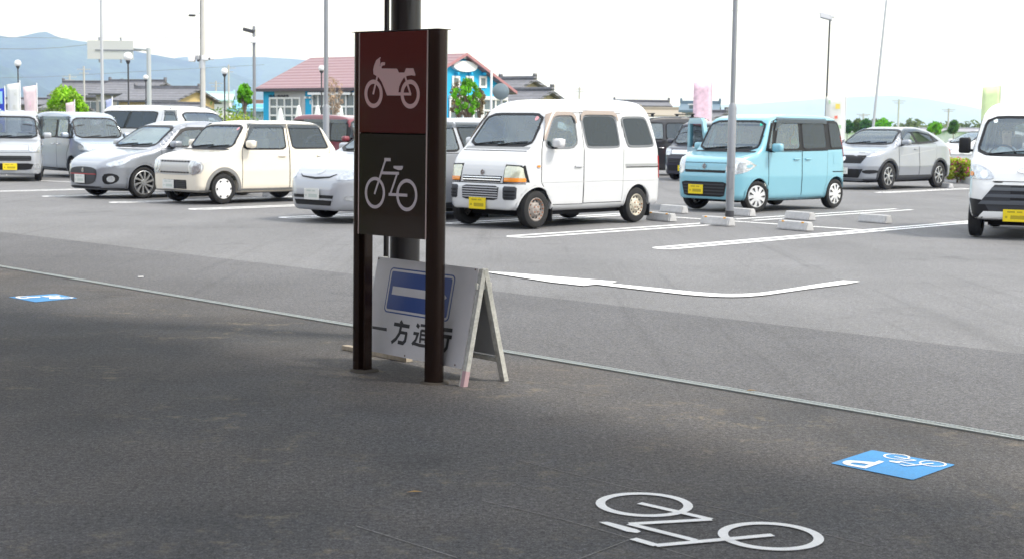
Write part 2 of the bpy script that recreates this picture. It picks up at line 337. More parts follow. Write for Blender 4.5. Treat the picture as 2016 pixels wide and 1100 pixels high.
Zq = lambda l: inpx([(x/11.86, 565+y/11.86) for x, y in l], r2)
b = MB(); letter(b, Zq, [(690, 232), (560, 222), (430, 222), (355, 236), (370, 256), (460, 276), (600, 274), (690, 262)], [(650, 244), (580, 236), (500, 236), (455, 242), (470, 252), (520, 258), (590, 257), (650, 250)], [(640, 238), (940, 226), (945, 248), (650, 262)]); b.build('letter_p', WHITE, r2)
b = MB(); c1, c2 = Zq([(1262, 214), (1570, 258)]); b.ring(c1, .030, .050, GF, .0048); b.ring(c2, .030, .050, GF, .005); b.flat(Zq([(1150, 232), (1330, 226), (1440, 250), (1400, 280), (1150, 282)]), GF, .0052); b.stroke(Zq([(1010, 222), (1160, 240)]), .05, GF, .0055); b.build('motorcycle_symbol', WHITE, r2)
# faint chalk setting-out lines
CH = mat('chalk_line', (.22, .215, .205), .9, var=.5, vs=30)
for k, (l, lab) in enumerate([([(1020, 905), (1270, 968), (1430, 1003), (1660, 1060), (1720, 1075)], 'thin pale chalk line running along the top of the big bicycle symbol'),
                              ([(950, 985), (1100, 1020), (1250, 1062), (1370, 1098)], 'thin pale chalk line under the handlebar of the big bicycle symbol'),
                              ([(1140, 1100), (1245, 1060)], 'short pale chalk line crossing to the lower left of the big bicycle symbol'),
                              ([(990, 742), (1200, 780)], 'pale chalk line trailing right from the foot of the folding board'),
                              ([(700, 1035), (900, 1098)], 'faint chalk line at bottom centre of the asphalt')]):
    pts = [g2(*p) for p in l]; b = MB(); b.stroke(pts, .0055, GF, .0015+.0003*k); tag(b.build('chalk_line', CH), lab, 'chalk line', 'faint chalk lines')
b = MB(); p = G(277, 546); b.box((p.x, p.y, .006), (.05, .03, .008), bev=.003, rz=.4); tag(b.build('paper_scrap', PWHITE), 'tiny white scrap of litter on the driveway at left', 'litter')
LEAF_ = mat('dry_leaf', (.45, .28, .10), .8)
for px, py, lab in ((1478, 771, 'dry orange leaf lying on the strip drain'), (815, 972, 'small pale dry leaf on the dark asphalt below the sign')):
    p = G(px, py); b = MB(); b.add([(p.x-.03, p.y, .008), (p.x, p.y-.012, .014), (p.x+.035, p.y+.004, .01), (p.x, p.y+.014, .012)], [(0, 1, 2, 3)]); tag(b.build('dry_leaf', LEAF_), lab, 'leaf')

# ------------------------------------------------------------------ sign
BRN = mat('dark_brown_aluminium', (.026, .014, .010), .22, .5, var=.08, vs=8); BRN2 = mat('dark_brown_inner', (.014, .009, .008), .4, .3)
PRED = mat('red_reflection_face', (.080, .006, .006), .12, coat=.5); PBRN = mat('brown_sign_face', (.024, .014, .010), .12, coat=.35)  # red reflection on the upper face is put into its base colour
PINK = mat('reflection_pink_vinyl', (.62, .40, .40), .35, coat=.3); LIL = mat('pale_vinyl', (.55, .49, .52), .35, coat=.3); EDGE = mat('pale_edge_trim', (.6, .47, .45), .4)  # pink vinyl: white symbol with the red reflection painted in
sl, sr = G(701, 727), G(851.5, 752.5); u = (sr-sl).normalized(); Wd = (sr-sl).length; nrm = Vector((u.y, -u.x, 0))   # towards camera
LEAN = .0062
root = empty('sign_stand', (sl+sr)/2, math.atan2(u.y, u.x), 'tall dark brown upright sign with white motorcycle and bicycle symbols on two posts', 'sign')
# local: x along u, y away from viewer (-nrm), z up
def sloc(px, py, off=0.):   # photo point -> (x,z) on the sign face plane (local y=-.052+off)
    p = onplane(px, py, root.location+nrm*.052, nrm)-root.location; return (p.dot(u)-p.z*LEAN, p.z)
root.rotation_euler = (Matrix.Rotation(math.atan2(u.y, u.x), 3, 'Z') @ Matrix.Rotation(LEAN, 3, 'Y')).to_euler()
hw = Wd/2; HS = sloc(860, 57)[1]
def dsec(sx_, x0, x1, rr):  # D-shaped extrusion, flat at x0 side, rounded at x1
    pts = [(x0, -rr), ]
    for i in range(13): a = R(-90+180*i/12); pts.append((x1+sx_*rr*.95*math.cos(a), rr*math.sin(a)))
    pts.append((x0, rr)); return pts
fz = (Vector((0, 0, 0)), Vector((1, 0, 0)), Vector((0, 1, 0)), Vector((0, 0, 1)))
xr0 = sloc(840, 260)[0]; xl0 = sloc(707.5, 260)[0]
for s_, x0, x1, nm in ((1, xr0, xr0+.034, 'post'), (-1, xl0, xl0-.030, 'post')):
    b = MB(); b.prism(dsec(s_, x0, x1, .0495), fz, 0, HS); o = b.build(nm, BRN, root, smooth=True, ang=30)
b = MB(); b.box((xl0+.016, 0, .47), (.036, .05, .94)); b.box((xl0+.004, -.028, .47), (.010, .008, .92)); b.box((xl0+.028, -.028, .47), (.010, .008, .92)); b.build('inner_rail', BRN, root)
b = MB(); b.box((xr0-.02, .01, .47), (.035, .04, .94)); b.build('inner_rail', BRN2, root)
zb = sloc(770, 466)[1]; zmid = sloc(772, 263.5)[1]; 
fs = (Vector((0, -.052, 0)), Vector((1, 0, 0)), Vector((0, 0, 1)), Vector((0, -1, 0)))
b = MB(); b.prism(rect(xl0+.002, zmid+.004, xr0-.002, HS-.004, .002, 2), fs, -.018, .001); up = b.build('upper_panel', PRED, root)
b = MB(); b.prism(rect(xl0+.002, zb, xr0-.002, zmid-.004, .002, 2), fs, -.018, .001); lo = b.build('lower_panel', PBRN, root)
b = MB(); b.prism(rect(xl0+.004, zb+.01, xr0-.004, HS-.01), fs, -.084, -.086); b.build('back_panel', BRN2, root)
b = MB(); b.prism(rect(xl0-.004, zb, xl0+.001, HS-.003), fs, -.01, .0035); b.build('edge_trim', EDGE, root)
b = MB(); b.prism(rect(xr0-.001, zb, xr0+.004, HS-.003), fs, -.01, .0035); b.build('edge_trim', EDGE, root)
b = MB(); b.prism(rect(xl0-.075, HS+.0005, xr0+.079, HS+.004), (Vector((0, 0, 0)), Vector((1, 0, 0)), Vector((0, 0, 1)), Vector((0, -1, 0))), -.05, .05); b.build('top_cap', BRN2, root)
for i, (px, py) in enumerate([(709.5, 464.5), (709.5, 474), (724, 463.5), (724, 473)]):
    x, z = xl0+(.004 if i < 2 else .028), (.90, .93)[i % 2]-.03; b = MB(); b.lathe([(.0, -.0405), (.005, -.0405), (.006, -.036), (.006, -.03)], (x, 0, z), 12, axis='Y'); b.build('bolt', CHR, root)
for s_ in (xr0+.03, xl0+.0):
    b = MB(); b.lathe([(.085, .0), (.075, .010), (.05, .012)], (s_, 0, .0), 20); b.build('base_flashing', mat('dirty_mortar', (.07, .06, .05), .9, var=.3), root)
U1 = lambda l: [sloc(680+x/4.582, 40+y/4.583) for x, y in l]
U2 = lambda l: [sloc(680+x/4.582, 240+y/4.583) for x, y in l]
def eli(b, U, c, rx, ry, wx, wy, d):
    n = 48; o = U([(c[0]+rx*math.cos(2*math.pi*i/n), c[1]+ry*math.sin(2*math.pi*i/n)) for i in range(n)]); q = U([(c[0]+(rx-wx)*math.cos(2*math.pi*i/n), c[1]+(ry-wy)*math.sin(2*math.pi*i/n)) for i in range(n)])
    vs = [fs[0]+fs[1]*p[0]+fs[2]*p[1]+fs[3]*d for p in o+q]; b.add(vs, [(i, (i+1) % n, n+(i+1) % n, n+i) for i in range(n)])
b = MB()
body = [(256, 490), (253, 450), (262, 410), (280, 365), (318, 334), (322, 345), (314, 352), (317, 382), (313, 418), (317, 420), (318, 400), (325, 386), (340, 381), (360, 382), (360, 398), (357, 409), (338, 412), (329, 423), (330, 438), (468, 439), (486, 474), (535, 473), (549, 434), (615, 434), (634, 488), (632, 503), (600, 497), (560, 503), (530, 520), (505, 560), (488, 600), (481, 652), (503, 652), (503, 681), (378, 681), (355, 620), (330, 560), (305, 522), (280, 505)]
b.flat(U1(body), fs, .0022)
eli(b, U1, (257, 667), 82, 128, 26, 38, .0026); eli(b, U1, (588, 667), 86, 131, 26, 40, .0029)
b.stroke(U1([(292, 508), (254, 672)]), .013, fs, .0033); b.stroke(U1([(544, 512), (592, 668)]), .013, fs, .0036); b.stroke(U1([(500, 667), (598, 667)]), .015, fs, .0039)
b.build('motorcycle_symbol', PINK, up).location = (0, 0, 0)
b = MB()
eli(b, U2, (269, 642), 91, 143, 20, 30, .0022); eli(b, U2, (557, 661), 95, 146, 21, 32, .0025)
b.stroke(U2([(265, 655), (368, 335)]), .013, fs, .0028); b.stroke(U2([(355, 343), (411, 343)]), .018, fs, .0031); b.stroke(U2([(322, 463), (487, 466)]), .016, fs, .0034)
b.stroke(U2([(474, 460), (405, 668)]), .013, fs, .0037); b.stroke(U2([(395, 656), (563, 663)]), .016, fs, .004)
b.flat(U2([(436, 399), (523, 399), (520, 420), (508, 436), (478, 436), (437, 420)]), fs, .0024)
b.build('bicycle_symbol', LIL, lo)

# ------------------------------------------------------------------ folding board
WD = mat('weathered_white_wood', (.50, .50, .46), .7, var=.22, vs=14, bs=60, speck=.12); FACE = mat('board_face', (.56, .55, .56), .45, var=.07, vs=5); BKF = mat('board_back', (.30, .31, .32), .7, var=.15)
NAVY = mat('sign_blue', (.007, .045, .22), .4); CHBLK = mat('black_lettering', (.018, .018, .022), .5)
zt = .64; TL = G(745.5, 505.5, zt); TR = G(943, 528.8, zt); FR = G(895.5, 758.4); BKR = G(988.5, 746.4)
fold = empty('folding_board', (FR+BKR)/2, 0, 'white folding A-frame board with blue arrow and black lettering behind the brown sign', 'sign board')
O = fold.location.copy(); ub = (TR-TL).normalized(); ub.z = 0; ub.normalize(); 
dirdown = (FR-TR); nf = ub.cross(dirdown).normalized()
if nf.dot(Vector((0, 0, CAMH))-TR) < 0: nf = -nf
fb = frame(TR-O, ub, -dirdown); fb = (fb[0], fb[1], fb[2], nf)
def bl(px, py): p = onplane(px, py, TR, nf)-TR; return (p.dot(fb[1]), p.dot(fb[2]))
K3 = lambda l: [bl(660+x/3.3333, 450+y/3.3333) for x, y in l]
BT, BB = .0, bl(899, 723.6)[1]; x0 = bl(745.5, 505.5)[0]; Lg = dirdown.length
b = MB(); b.prism(rect(x0, BB, .0, BT), fb, -.004, .004); b.build('front_face', FACE, fold)
# legs of the front frame: right and left
b = MB(); b.prism(rect(-.012, -Lg, .028, 0), fb, -.034, -.0045); b.build('leg', WD, fold)
b = MB(); b.prism(rect(x0, -Lg, x0+.035, -.0), fb, -.034, -.0045); b.build('leg', WD, fold)
b = MB(); b.prism(rect(x0+.036, BT-.04, -.013, BT-.004), fb, -.034, -.0045); b.build('top_rail', WD, fold)
# rear frame
TRr = TR+ (BKR-FR)*.12; db = (BKR-TRr); nb = ub.cross(db).normalized()
if nb.dot(nf) > 0: nb = -nb
fbk = frame(TRr-O, ub, -db); fbk = (fbk[0], fbk[1], fbk[2], nb); Lr = db.length
b = MB(); b.prism(rect(-.012, -Lr, .028, .0), fbk, -.03, 0); b.build('leg', WD, fold)
b = MB(); b.prism(rect(x0, -Lr, x0+.035, -.0), fbk, -.03, 0); b.build('leg', WD, fold)
b = MB(); b.prism(rect(x0+.01, -Lr*.78, -.013, -.02), fbk, -.004, .002); b.build('rear_face', BKF, fold)
b = MB(); b.prism(rect(x0+.036, -Lr*.82, -.013, -Lr*.785), fbk, -.028, -.006); b.build('bottom_rail', WD, fold)
p0, p1 = [onplane(660+x/3.3333, 450+y/3.3333, FR+ub*.045, ub)-O for x, y in ((922, 378), (1020, 372))]
md = (p0+p1)/2; b = MB(); ddd = (p1-p0).normalized(); rot = Matrix((ddd, ub, ddd.cross(ub))).transposed(); b.box(md, ((p1-p0).length, .020, .034), rot=rot, bev=.002); b.build('cross_brace', mat('pale_wood_brace', (.60, .60, .55), .7, var=.15, vs=14), fold)
b = MB(); b.prism(rect(-.0, -Lg-.0, .0285, -Lg+.09), fb, -.0345, -.0042); b.build('leg_tip', mat('faded_pink_paint', (.5, .34, .36), .7), fold)
# graphics
tl, br_ = K3([(385, 300)])[0], K3([(742, 548)])[0]
xa, za = K3([(383, 330)])[0][0], K3([(560, 277)])[0][1]; xb_ = K3([(795, 400)])[0][0]; zb_ = K3([(520, 576)])[0][1]
xa = K3([(345, 400)])[0][0]; xb_ = K3([(772, 455)])[0][0]
cx_, cz_ = (xa+xb_)/2, (za+zb_)/2
b = MB(); b.prism(rect(xa, zb_, xb_, za, .03), fb, .004, .0048); bo = b.build('blue_border', NAVY, fold)
b = MB(); b.flat(rect(xa+.008, zb_+.008, xb_-.008, za-.008, .024), fb, .0052); b.build('white_band', FACE, bo)
b = MB(); b.flat(rect(xa+.021, zb_+.021, xb_-.021, za-.021, .012), fb, .0056); b.build('blue_ground', NAVY, bo)
ya = K3([(384, 405)])[0][1]; tipx = xb_-.034; s0 = xa+.05; hgt = .024
ym = (za+zb_)/2
tipx = K3([(737, 455)])[0][0]; hl = .075
b = MB(); b.flat([(s0, ym-hgt), (tipx-hl, ym-hgt), (tipx-hl, ym-.056), (tipx, ym), (tipx-hl, ym+.056), (tipx-hl, ym+hgt), (s0, ym+hgt)], fb, .006); b.build('arrow', FACE, bo)
b = MB(); ks = .0165; dd = [.0045]
def st(l, w_=ks): b.stroke(K3(l), w_*1.3, fb, dd[0]); dd[0] += .0002
b.flat(K3([(247, 637), (342, 650), (342, 672), (247, 655)]), fb, .0044); b.build('character', CHBLK, fold)
b = MB(); st([(434, 604), (446, 634)]); st([(390, 624), (492, 642)]); st([(436, 640), (426, 685), (402, 722), (372, 746)]); st([(428, 678), (476, 686)], .014); st([(472, 682), (462, 735), (448, 750), (415, 742)]); b.build('character', CHBLK, fold)
b = MB(); st([(540, 628), (556, 646)]); st([(518, 684), (547, 689), (532, 730), (508, 758)], .014); st([(510, 748), (560, 764), (650, 776)], .014); st([(566, 632), (652, 646)], .012); st([(645, 648), (612, 662)], .012); st([(570, 664), (560, 748)], .012); st([(570, 667), (652, 679), (636, 758)], .012); st([(568, 694), (648, 706)], .010); st([(564, 722), (642, 732)], .010); st([(608, 660), (596, 750)], .012); b.build('character', CHBLK, fold)
b = MB(); st([(706, 640), (672, 672)]); st([(700, 676), (662, 718)]); st([(688, 702), (674, 790)]); st([(712, 660), (776, 668)]); st([(704, 703), (772, 712)]); st([(750, 712), (738, 780), (724, 798), (700, 794)]); b.build('character', CHBLK, fold)
for px, py in ((290, 198), (925, 270), (460, 832), (790, 893)):
    p = K3([(px, py)])[0]; b = MB(); b.prism(circ(p, .005, 10), fb, .004, .0065); b.build('screw', mat('rusty_screw', (.12, .07, .05), .6), fold)
# plank under the board
a, c = G(679, 687), G(806, 712); b = MB(); t = (c-a); b.box((a+c)/2+Vector((0, 0, .014)), (t.length, .05, .028), rz=math.atan2(t.y, t.x), bev=.003)
tag(b.build('wooden_plank', mat('old_plank', (.42, .36, .28), .8, var=.3, vs=15)), 'short weathered plank lying on the asphalt under the folding board', 'plank')

# ------------------------------------------------------------------ canopy and its column
CB = mat('column_paint', (.012, .011, .012), .35, .3, coat=.2)
cp = P(797, 500, 9.75); cpos = Vector((cp.x, cp.y, 0))
col = empty('canopy_column', cpos, 0, 'thick dark round steel column with a slim downpipe rising behind the brown sign', 'column')
MB().lathe([(.099, 0), (.099, 3.115)], n=40).build('shaft', CB, col, smooth=True, ang=50)
MB().lathe([(.15, 0), (.15, .012), (.10, .02)], n=32).build('base_plate', CB, col)
px_ = P(760, 500, 9.62); MB().lathe([(.017, .0), (.017, 3.1)], (px_.x-cpos.x, px_.y-cpos.y, 0), 16).build('downpipe', CB, col, smooth=True, ang=50)
can = empty('canopy', cpos, 0, 'flat canopy roof over the apron carried by the dark round column', 'canopy')
o0 = d0-cpos+du*(-8); fcan = (Vector((o0.x, o0.y, 0)), du, -dn if False else Vector((-dn.x, -dn.y, 0)), Vector((0, 0, 1)))
MB().prism(rect(0, -.05, 26, 3.6), fcan, 3.12, 3.28).build('roof_slab', mat('canopy_soffit', (.62, .60, .56), .8, var=.1), can)
for yy in (.3, 3.2):
    MB().prism(rect(0, yy, 26, yy+.16), fcan, 2.94, 3.115).build('beam', mat('canopy_beam', (.10, .08, .07), .6), can)
for xx in range(1, 26, 4): MB().prism(rect(xx, .47, xx+.1, 3.19), fcan, 3.0, 3.112).build('joist', MATS['canopy_beam'], can)

shop = empty('shop_building', cpos, 0, 'long reddish brown shop wall behind the canopy', 'building')  # unseen wall, added so the sign face mirrors something reddish brown
o1 = d0-cpos+du*(-30)-dn*13; fsh = (Vector((o1.x, o1.y, 0)), du, Vector((-dn.x, -dn.y, 0)), Vector((0, 0, 1)))
MB().prism(rect(0, 0, 70, 6), fsh, 0, 4.2).build('wall', mat('red_brown_cladding', (.16, .05, .04), .7, var=.15, vs=1), shop)
fsw = (Vector((o1.x, o1.y, 0)), du, Vector((0, 0, 1)), dn)
for k in range(6): MB().prism(rect(6+k*10, .1, 11+k*10, 2.4), fsw, -.02, .05).build('window', mat('shop_glass', (.05, .07, .06), .1, coat=1.), shop)

# ------------------------------------------------------------------ vehicles: solid shells from profile + plan, meshed by surface nets
def poly_sd(x, z, poly):
    P_ = np.asarray(poly, float); Q = np.roll(P_, -1, 0); x = np.asarray(x, float).ravel(); z = np.asarray(z, float).ravel()
    out = np.empty(x.size)
    for s in range(0, x.size, 20000):
        px, pz = x[s:s+20000, None], z[s:s+20000, None]
        ex, ez = (Q-P_)[:, 0], (Q-P_)[:, 1]; wx, wz = px-P_[:, 0], pz-P_[:, 1]
        t = np.clip((wx*ex+wz*ez)/np.maximum(ex*ex+ez*ez, 1e-12), 0, 1)
        d = ((wx-ex*t)**2+(wz-ez*t)**2).min(1)
        c = ((P_[:, 1] > pz) != (Q[:, 1] > pz)) & (px < ex*(pz-P_[:, 1])/np.where(ez == 0, 1e-12, ez)+P_[:, 0])
        out[s:s+20000] = np.sqrt(d)*np.where(c.sum(1) % 2, -1, 1)
    return out
def chaikin(p, n=1, q=.25):
    for _ in range(n):
        o = []
        for i in range(len(p)):
            a, c = p[i], p[(i+1) % len(p)]; o += [(a[0]*(1-q)+c[0]*q, a[1]*(1-q)+c[1]*q), (a[0]*q+c[0]*(1-q), a[1]*q+c[1]*(1-q))]
        p = o
    return p
def area(p): return sum(p[i][0]*p[(i+1) % len(p)][1]-p[(i+1) % len(p)][0]*p[i][1] for i in range(len(p)))/2
def offset(p, d):
    # grow (+) or shrink (-) a 2D polygon
    if area(p) < 0: p = p[::-1]
    n = len(p); o = []
    for i in range(n):
        a, c, e = Vector(p[i-1]), Vector(p[i]), Vector(p[(i+1) % n]); t0 = (c-a).normalized(); t1 = (e-c).normalized(); m = Vector((t0.y+t1.y, -t0.x-t1.x))
        if m.length < 1e-6: m = Vector((t0.y, -t0.x))
        m.normalize(); k = d/max(.5, m.dot(Vector((t0.y, -t0.x)))); o.append((c.x+m.x*k, c.y+m.y*k))
    return o
def smax(a, b, k):
    h = np.maximum(k-np.abs(a-b), 0)/k; return np.maximum(a, b)+h*h*k/4
class Shell:
    def __init__(s, sp):
        s.sp = sp; s.L = sp['L']; s.gc = sp.get('gc', .2)
        s.prof = chaikin(sp['top'], 2); s.wz = np.array(sp['wz']); s.k = sp.get('k', .09)
        s.cf, s.lf, s.cr, s.lr = sp.get('corner', (.13, .45, .07, .3)); s.ra = sp['ra']; s.rw = sp['rw']; s.xw = sp['xw']
        s.wins = []
    def W(s, x, z):
        w_ = np.interp(z, s.wz[:, 0], s.wz[:, 1])
        t = np.clip((s.lf-x)/s.lf, 0, 1.2); r_ = np.clip((x-(s.L-s.lr))/s.lr, 0, 1.2)
        return w_-s.cf*t**2.4-s.cr*r_**2.4
    def outer(s, x, y, z, sd=None, W=None):
        sd = poly_sd(x, z, s.prof).reshape(np.shape(x)) if sd is None else sd
        return smax(sd, np.abs(y)-(s.W(x, z) if W is None else W), s.k)
    def mesh(s, h=.03):
        nx, ny, nz = int((s.L+.2)/h)+1, int((2*s.wz[:, 1].max()+.2)/h)+1, int((s.sp['H']+.15)/h)+1
        xs = np.arange(nx)*h-.1; ys = (np.arange(ny)-(ny-1)/2)*h; zs = np.arange(nz)*h+.05
        X2, Z2 = np.meshgrid(xs, zs, indexing='ij'); sd = poly_sd(X2, Z2, s.prof).reshape(X2.shape); W2 = s.W(X2, Z2)
        ay = np.abs(ys)[None, :, None]; a = sd[:, None, :]; Wb = W2[:, None, :]
        F = smax(np.broadcast_to(a, (nx, ny, nz)), ay-Wb, s.k)
        for xw in s.xw:
            c = np.hypot(X2-xw, Z2-s.rw)-s.ra; F = np.maximum(F, -np.maximum(c[:, None, :], .42-ay))
        F = np.maximum(F, -np.maximum(np.maximum(a, ay-Wb)+.055, np.maximum(.42-Z2, s.sp['fw']-X2)[:, None, :]))
        for p in s.wins:
            q = poly_sd(X2, Z2, p).reshape(X2.shape)+.014; F = np.maximum(F, -np.maximum(q[:, None, :], .3-ay))
        Y2, ZY = np.meshgrid(ys, zs, indexing='ij')
        for p, back in s.ends:
            q = poly_sd(Y2, ZY, p).reshape(Y2.shape)+.014; xm = (s.L*.5-xs if back else xs-s.L*.5)[:, None, None]; F = np.maximum(F, -np.maximum(q[None], xm))
        s.h, s.o = h, np.array([xs[0], ys[0], zs[0]])
        return nets(F, h, s.o)
    def trace(s, p2, axis, side, surf=None):
        p2 = np.asarray(p2, float); n = len(p2)
        if axis == 'y': x, z = p2[:, 0], p2[:, 1]; t = np.full(n, s.wz[:, 1].max()+.1); 
        else: y, z = p2[:, 0], p2[:, 1]; t = np.full(n, -.25 if side < 0 else s.L+.25)
        for _ in range(45):
            if axis == 'y': f = s.outer(x, side*t, z); t = t-f*.95
            else: f = s.outer(t, y, z); t = t+f*.95*(1 if side < 0 else -1)
        ok = np.abs(f) < .01
        return (np.stack([x, side*t, z], 1) if axis == 'y' else np.stack([t, y, z], 1)), ok
def nets(F, h, o):
    S_ = F < 0; nx, ny, nz = F.shape
    acc = np.zeros((nx-1, ny-1, nz-1, 3)); cnt = np.zeros((nx-1, ny-1, nz-1))
    def sl(dx, dy, dz): return (slice(dx, nx-1+dx), slice(dy, ny-1+dy), slice(dz, nz-1+dz))
    for ax in range(3):
        for i in (0, 1):
            for j in (0, 1):
                d = [0, 0, 0]; oth = [k for k in range(3) if k != ax]; d[oth[0]] = i; d[oth[1]] = j; e = list(d); e[ax] = 1
                a, b_ = F[sl(*d)], F[sl(*e)]; c = (a < 0) != (b_ < 0); t = np.where(c, a/np.where(a == b_, 1, a-b_), 0)
                for k in range(3): acc[..., k] += np.where(c, (t if k == ax else d[k]), 0)
                cnt += c
    act = cnt > 0; idx = -np.ones(act.shape, np.int64); idx[act] = np.arange(act.sum())
    ijk = np.argwhere(act); V = (ijk+acc[act]/cnt[act][:, None])*h+o; faces = []
    for ax in range(3):
        a = [slice(None)]*3; b_ = [slice(None)]*3; a[ax] = slice(0, -1); b_[ax] = slice(1, None)
        c = S_[tuple(a)] != S_[tuple(b_)]; q = np.argwhere(c); o1, o2 = [k for k in range(3) if k != ax]
        sh = np.array(F.shape)-1; ok = (q[:, o1] > 0) & (q[:, o2] > 0) & (q[:, o1] < sh[o1]) & (q[:, o2] < sh[o2]) & (q[:, ax] < sh[ax]); q = q[ok]
        def at(d1, d2): r = q.copy(); r[:, o1] -= d1; r[:, o2] -= d2; return idx[r[:, 0], r[:, 1], r[:, 2]]
        Q = np.stack([at(1, 1), at(0, 1), at(0, 0), at(1, 0)], 1); ins = S_[q[:, 0], q[:, 1], q[:, 2]]
        if ax == 1: ins = ~ins
        Q[~ins] = Q[~ins][:, ::-1]; faces.append(Q)
    return V, np.concatenate(faces)
def np_obj(name, V, Fc, m, parent, smooth=True):
    me = bpy.data.meshes.new(name); nf = len(Fc); k = Fc.shape[1]
    me.vertices.add(len(V)); me.vertices.foreach_set('co', V.astype(np.float32).ravel()); me.loops.add(nf*k); me.loops.foreach_set('vertex_index', Fc.astype(np.int32).ravel())
    me.polygons.add(nf); me.polygons.foreach_set('loop_start', np.arange(0, nf*k, k, dtype=np.int32)); me.polygons.foreach_set('loop_total', np.full(nf, k, np.int32))
    me.polygons.foreach_set('use_smooth', np.full(nf, smooth)); me.materials.append(m); me.update(calc_edges=True); me.validate()
    return link(bpy.data.objects.new(name, me), parent)
def resamp(p, st):
    o = []
    for i in range(len(p)):
        a, c = Vector(p[i]), Vector(p[(i+1) % len(p)]); n = max(1, int((c-a).length/st+.5))
        for k in range(n): o.append(tuple(a.lerp(c, k/n)))
    return o
def panel(sh, name, poly, axis, side, off, m, parent, inner=(), step=.05, thick=.012):
    """a thin plate with the outline poly, laid on the vehicle's outer skin"""
    B = resamp(poly, step); pts = [Vector(p) for p in B]; eds = [(i, (i+1) % len(B)) for i in range(len(B))]
    for ip in inner:
        q = resamp(ip, step); b0 = len(pts); pts += [Vector(p) for p in q]; eds += [(b0+i, b0+(i+1) % len(q)) for i in range(len(q))]
    nb = len(pts); xs = [p[0] for p in poly]; zs = [p[1] for p in poly]
    gx, gz = np.meshgrid(np.arange(min(xs), max(xs), step), np.arange(min(zs), max(zs), step)); gx = gx.ravel(); gz = gz.ravel()
    d = poly_sd(gx, gz, poly) < -step*.45
    for ip in inner: d &= poly_sd(gx, gz, ip) > step*.45
    pts += [Vector((a, c)) for a, c in zip(gx[d], gz[d])]
    r = geometry.delaunay_2d_cdt(pts, eds, [], 0, 1e-5); v = np.array([tuple(p) for p in r[0]]); f = np.array([t for t in r[2] if len(t) == 3])
    c = v[f].mean(1); keep = poly_sd(c[:, 0], c[:, 1], poly) < 0
    for ip in inner: keep &= poly_sd(c[:, 0], c[:, 1], ip) > 0
    f = f[keep]; V, ok = sh.trace(v, axis, side); f = f[ok[f].all(1)]
    ax = np.array([0, side, 0.]) if axis == 'y' else np.array([side, 0., 0])
    # skin normal by finite differences so the plate stands off evenly
    e = 1e-3; g = np.stack([sh.outer(V[:, 0]+e, V[:, 1], V[:, 2])-sh.outer(V[:, 0]-e, V[:, 1], V[:, 2]), sh.outer(V[:, 0], V[:, 1]+e, V[:, 2])-sh.outer(V[:, 0], V[:, 1]-e, V[:, 2]), sh.outer(V[:, 0], V[:, 1], V[:, 2]+e)-sh.outer(V[:, 0], V[:, 1], V[:, 2]-e)], 1)
    g /= np.maximum(np.linalg.norm(g, axis=1, keepdims=True), 1e-9); V1 = V+g*off; V0 = V1-g*thick
    n = np.cross(V1[f[:, 1]]-V1[f[:, 0]], V1[f[:, 2]]-V1[f[:, 0]]); fl = (n@ax) < 0; f[fl] = f[fl][:, ::-1]
    E = {}
    for t in f.tolist():
        for a, c in ((t[0], t[1]), (t[1], t[2]), (t[2], t[0])): E[(a, c)] = 1
    faces = f.tolist(); nV = len(V1)
    for a, c in E:
        if (c, a) not in E: faces.append([c, a, a+nV, c+nV])
    par = {}
    def fnd(i):
        while par.setdefault(i, i) != i: i = par[i]
        return i
    for t_ in f.tolist(): par[fnd(t_[0])] = fnd(t_[1]); par[fnd(t_[1])] = fnd(t_[2])
    roots = [fnd(t_[0]) for t_ in f.tolist()]; big = max(set(roots), key=roots.count); f = f[np.array(roots) == big]
    E = {}
    for t in f.tolist():
        for a, c in ((t[0], t[1]), (t[1], t[2]), (t[2], t[0])): E[(a, c)] = 1
    faces = f.tolist(); ntri = len(faces)
    for a, c in E:
        if (c, a) not in E: faces.append([c, a, a+nV, c+nV])
    used = sorted({i for q_ in faces for i in q_}); mp_ = {o_: n_ for n_, o_ in enumerate(used)}; VV = np.concatenate([V1, V0])[used]; faces = [[mp_[i] for i in q_] for q_ in faces]
    me = bpy.data.meshes.new(name); me.from_pydata(VV.tolist(), [], faces); me.materials.append(m)
    me.polygons.foreach_set('use_smooth', [True]*len(faces)); me.update()
    me.normals_split_custom_set_from_vertices(np.concatenate([g, g])[used].tolist())
    return link(bpy.data.objects.new(name, me), parent)
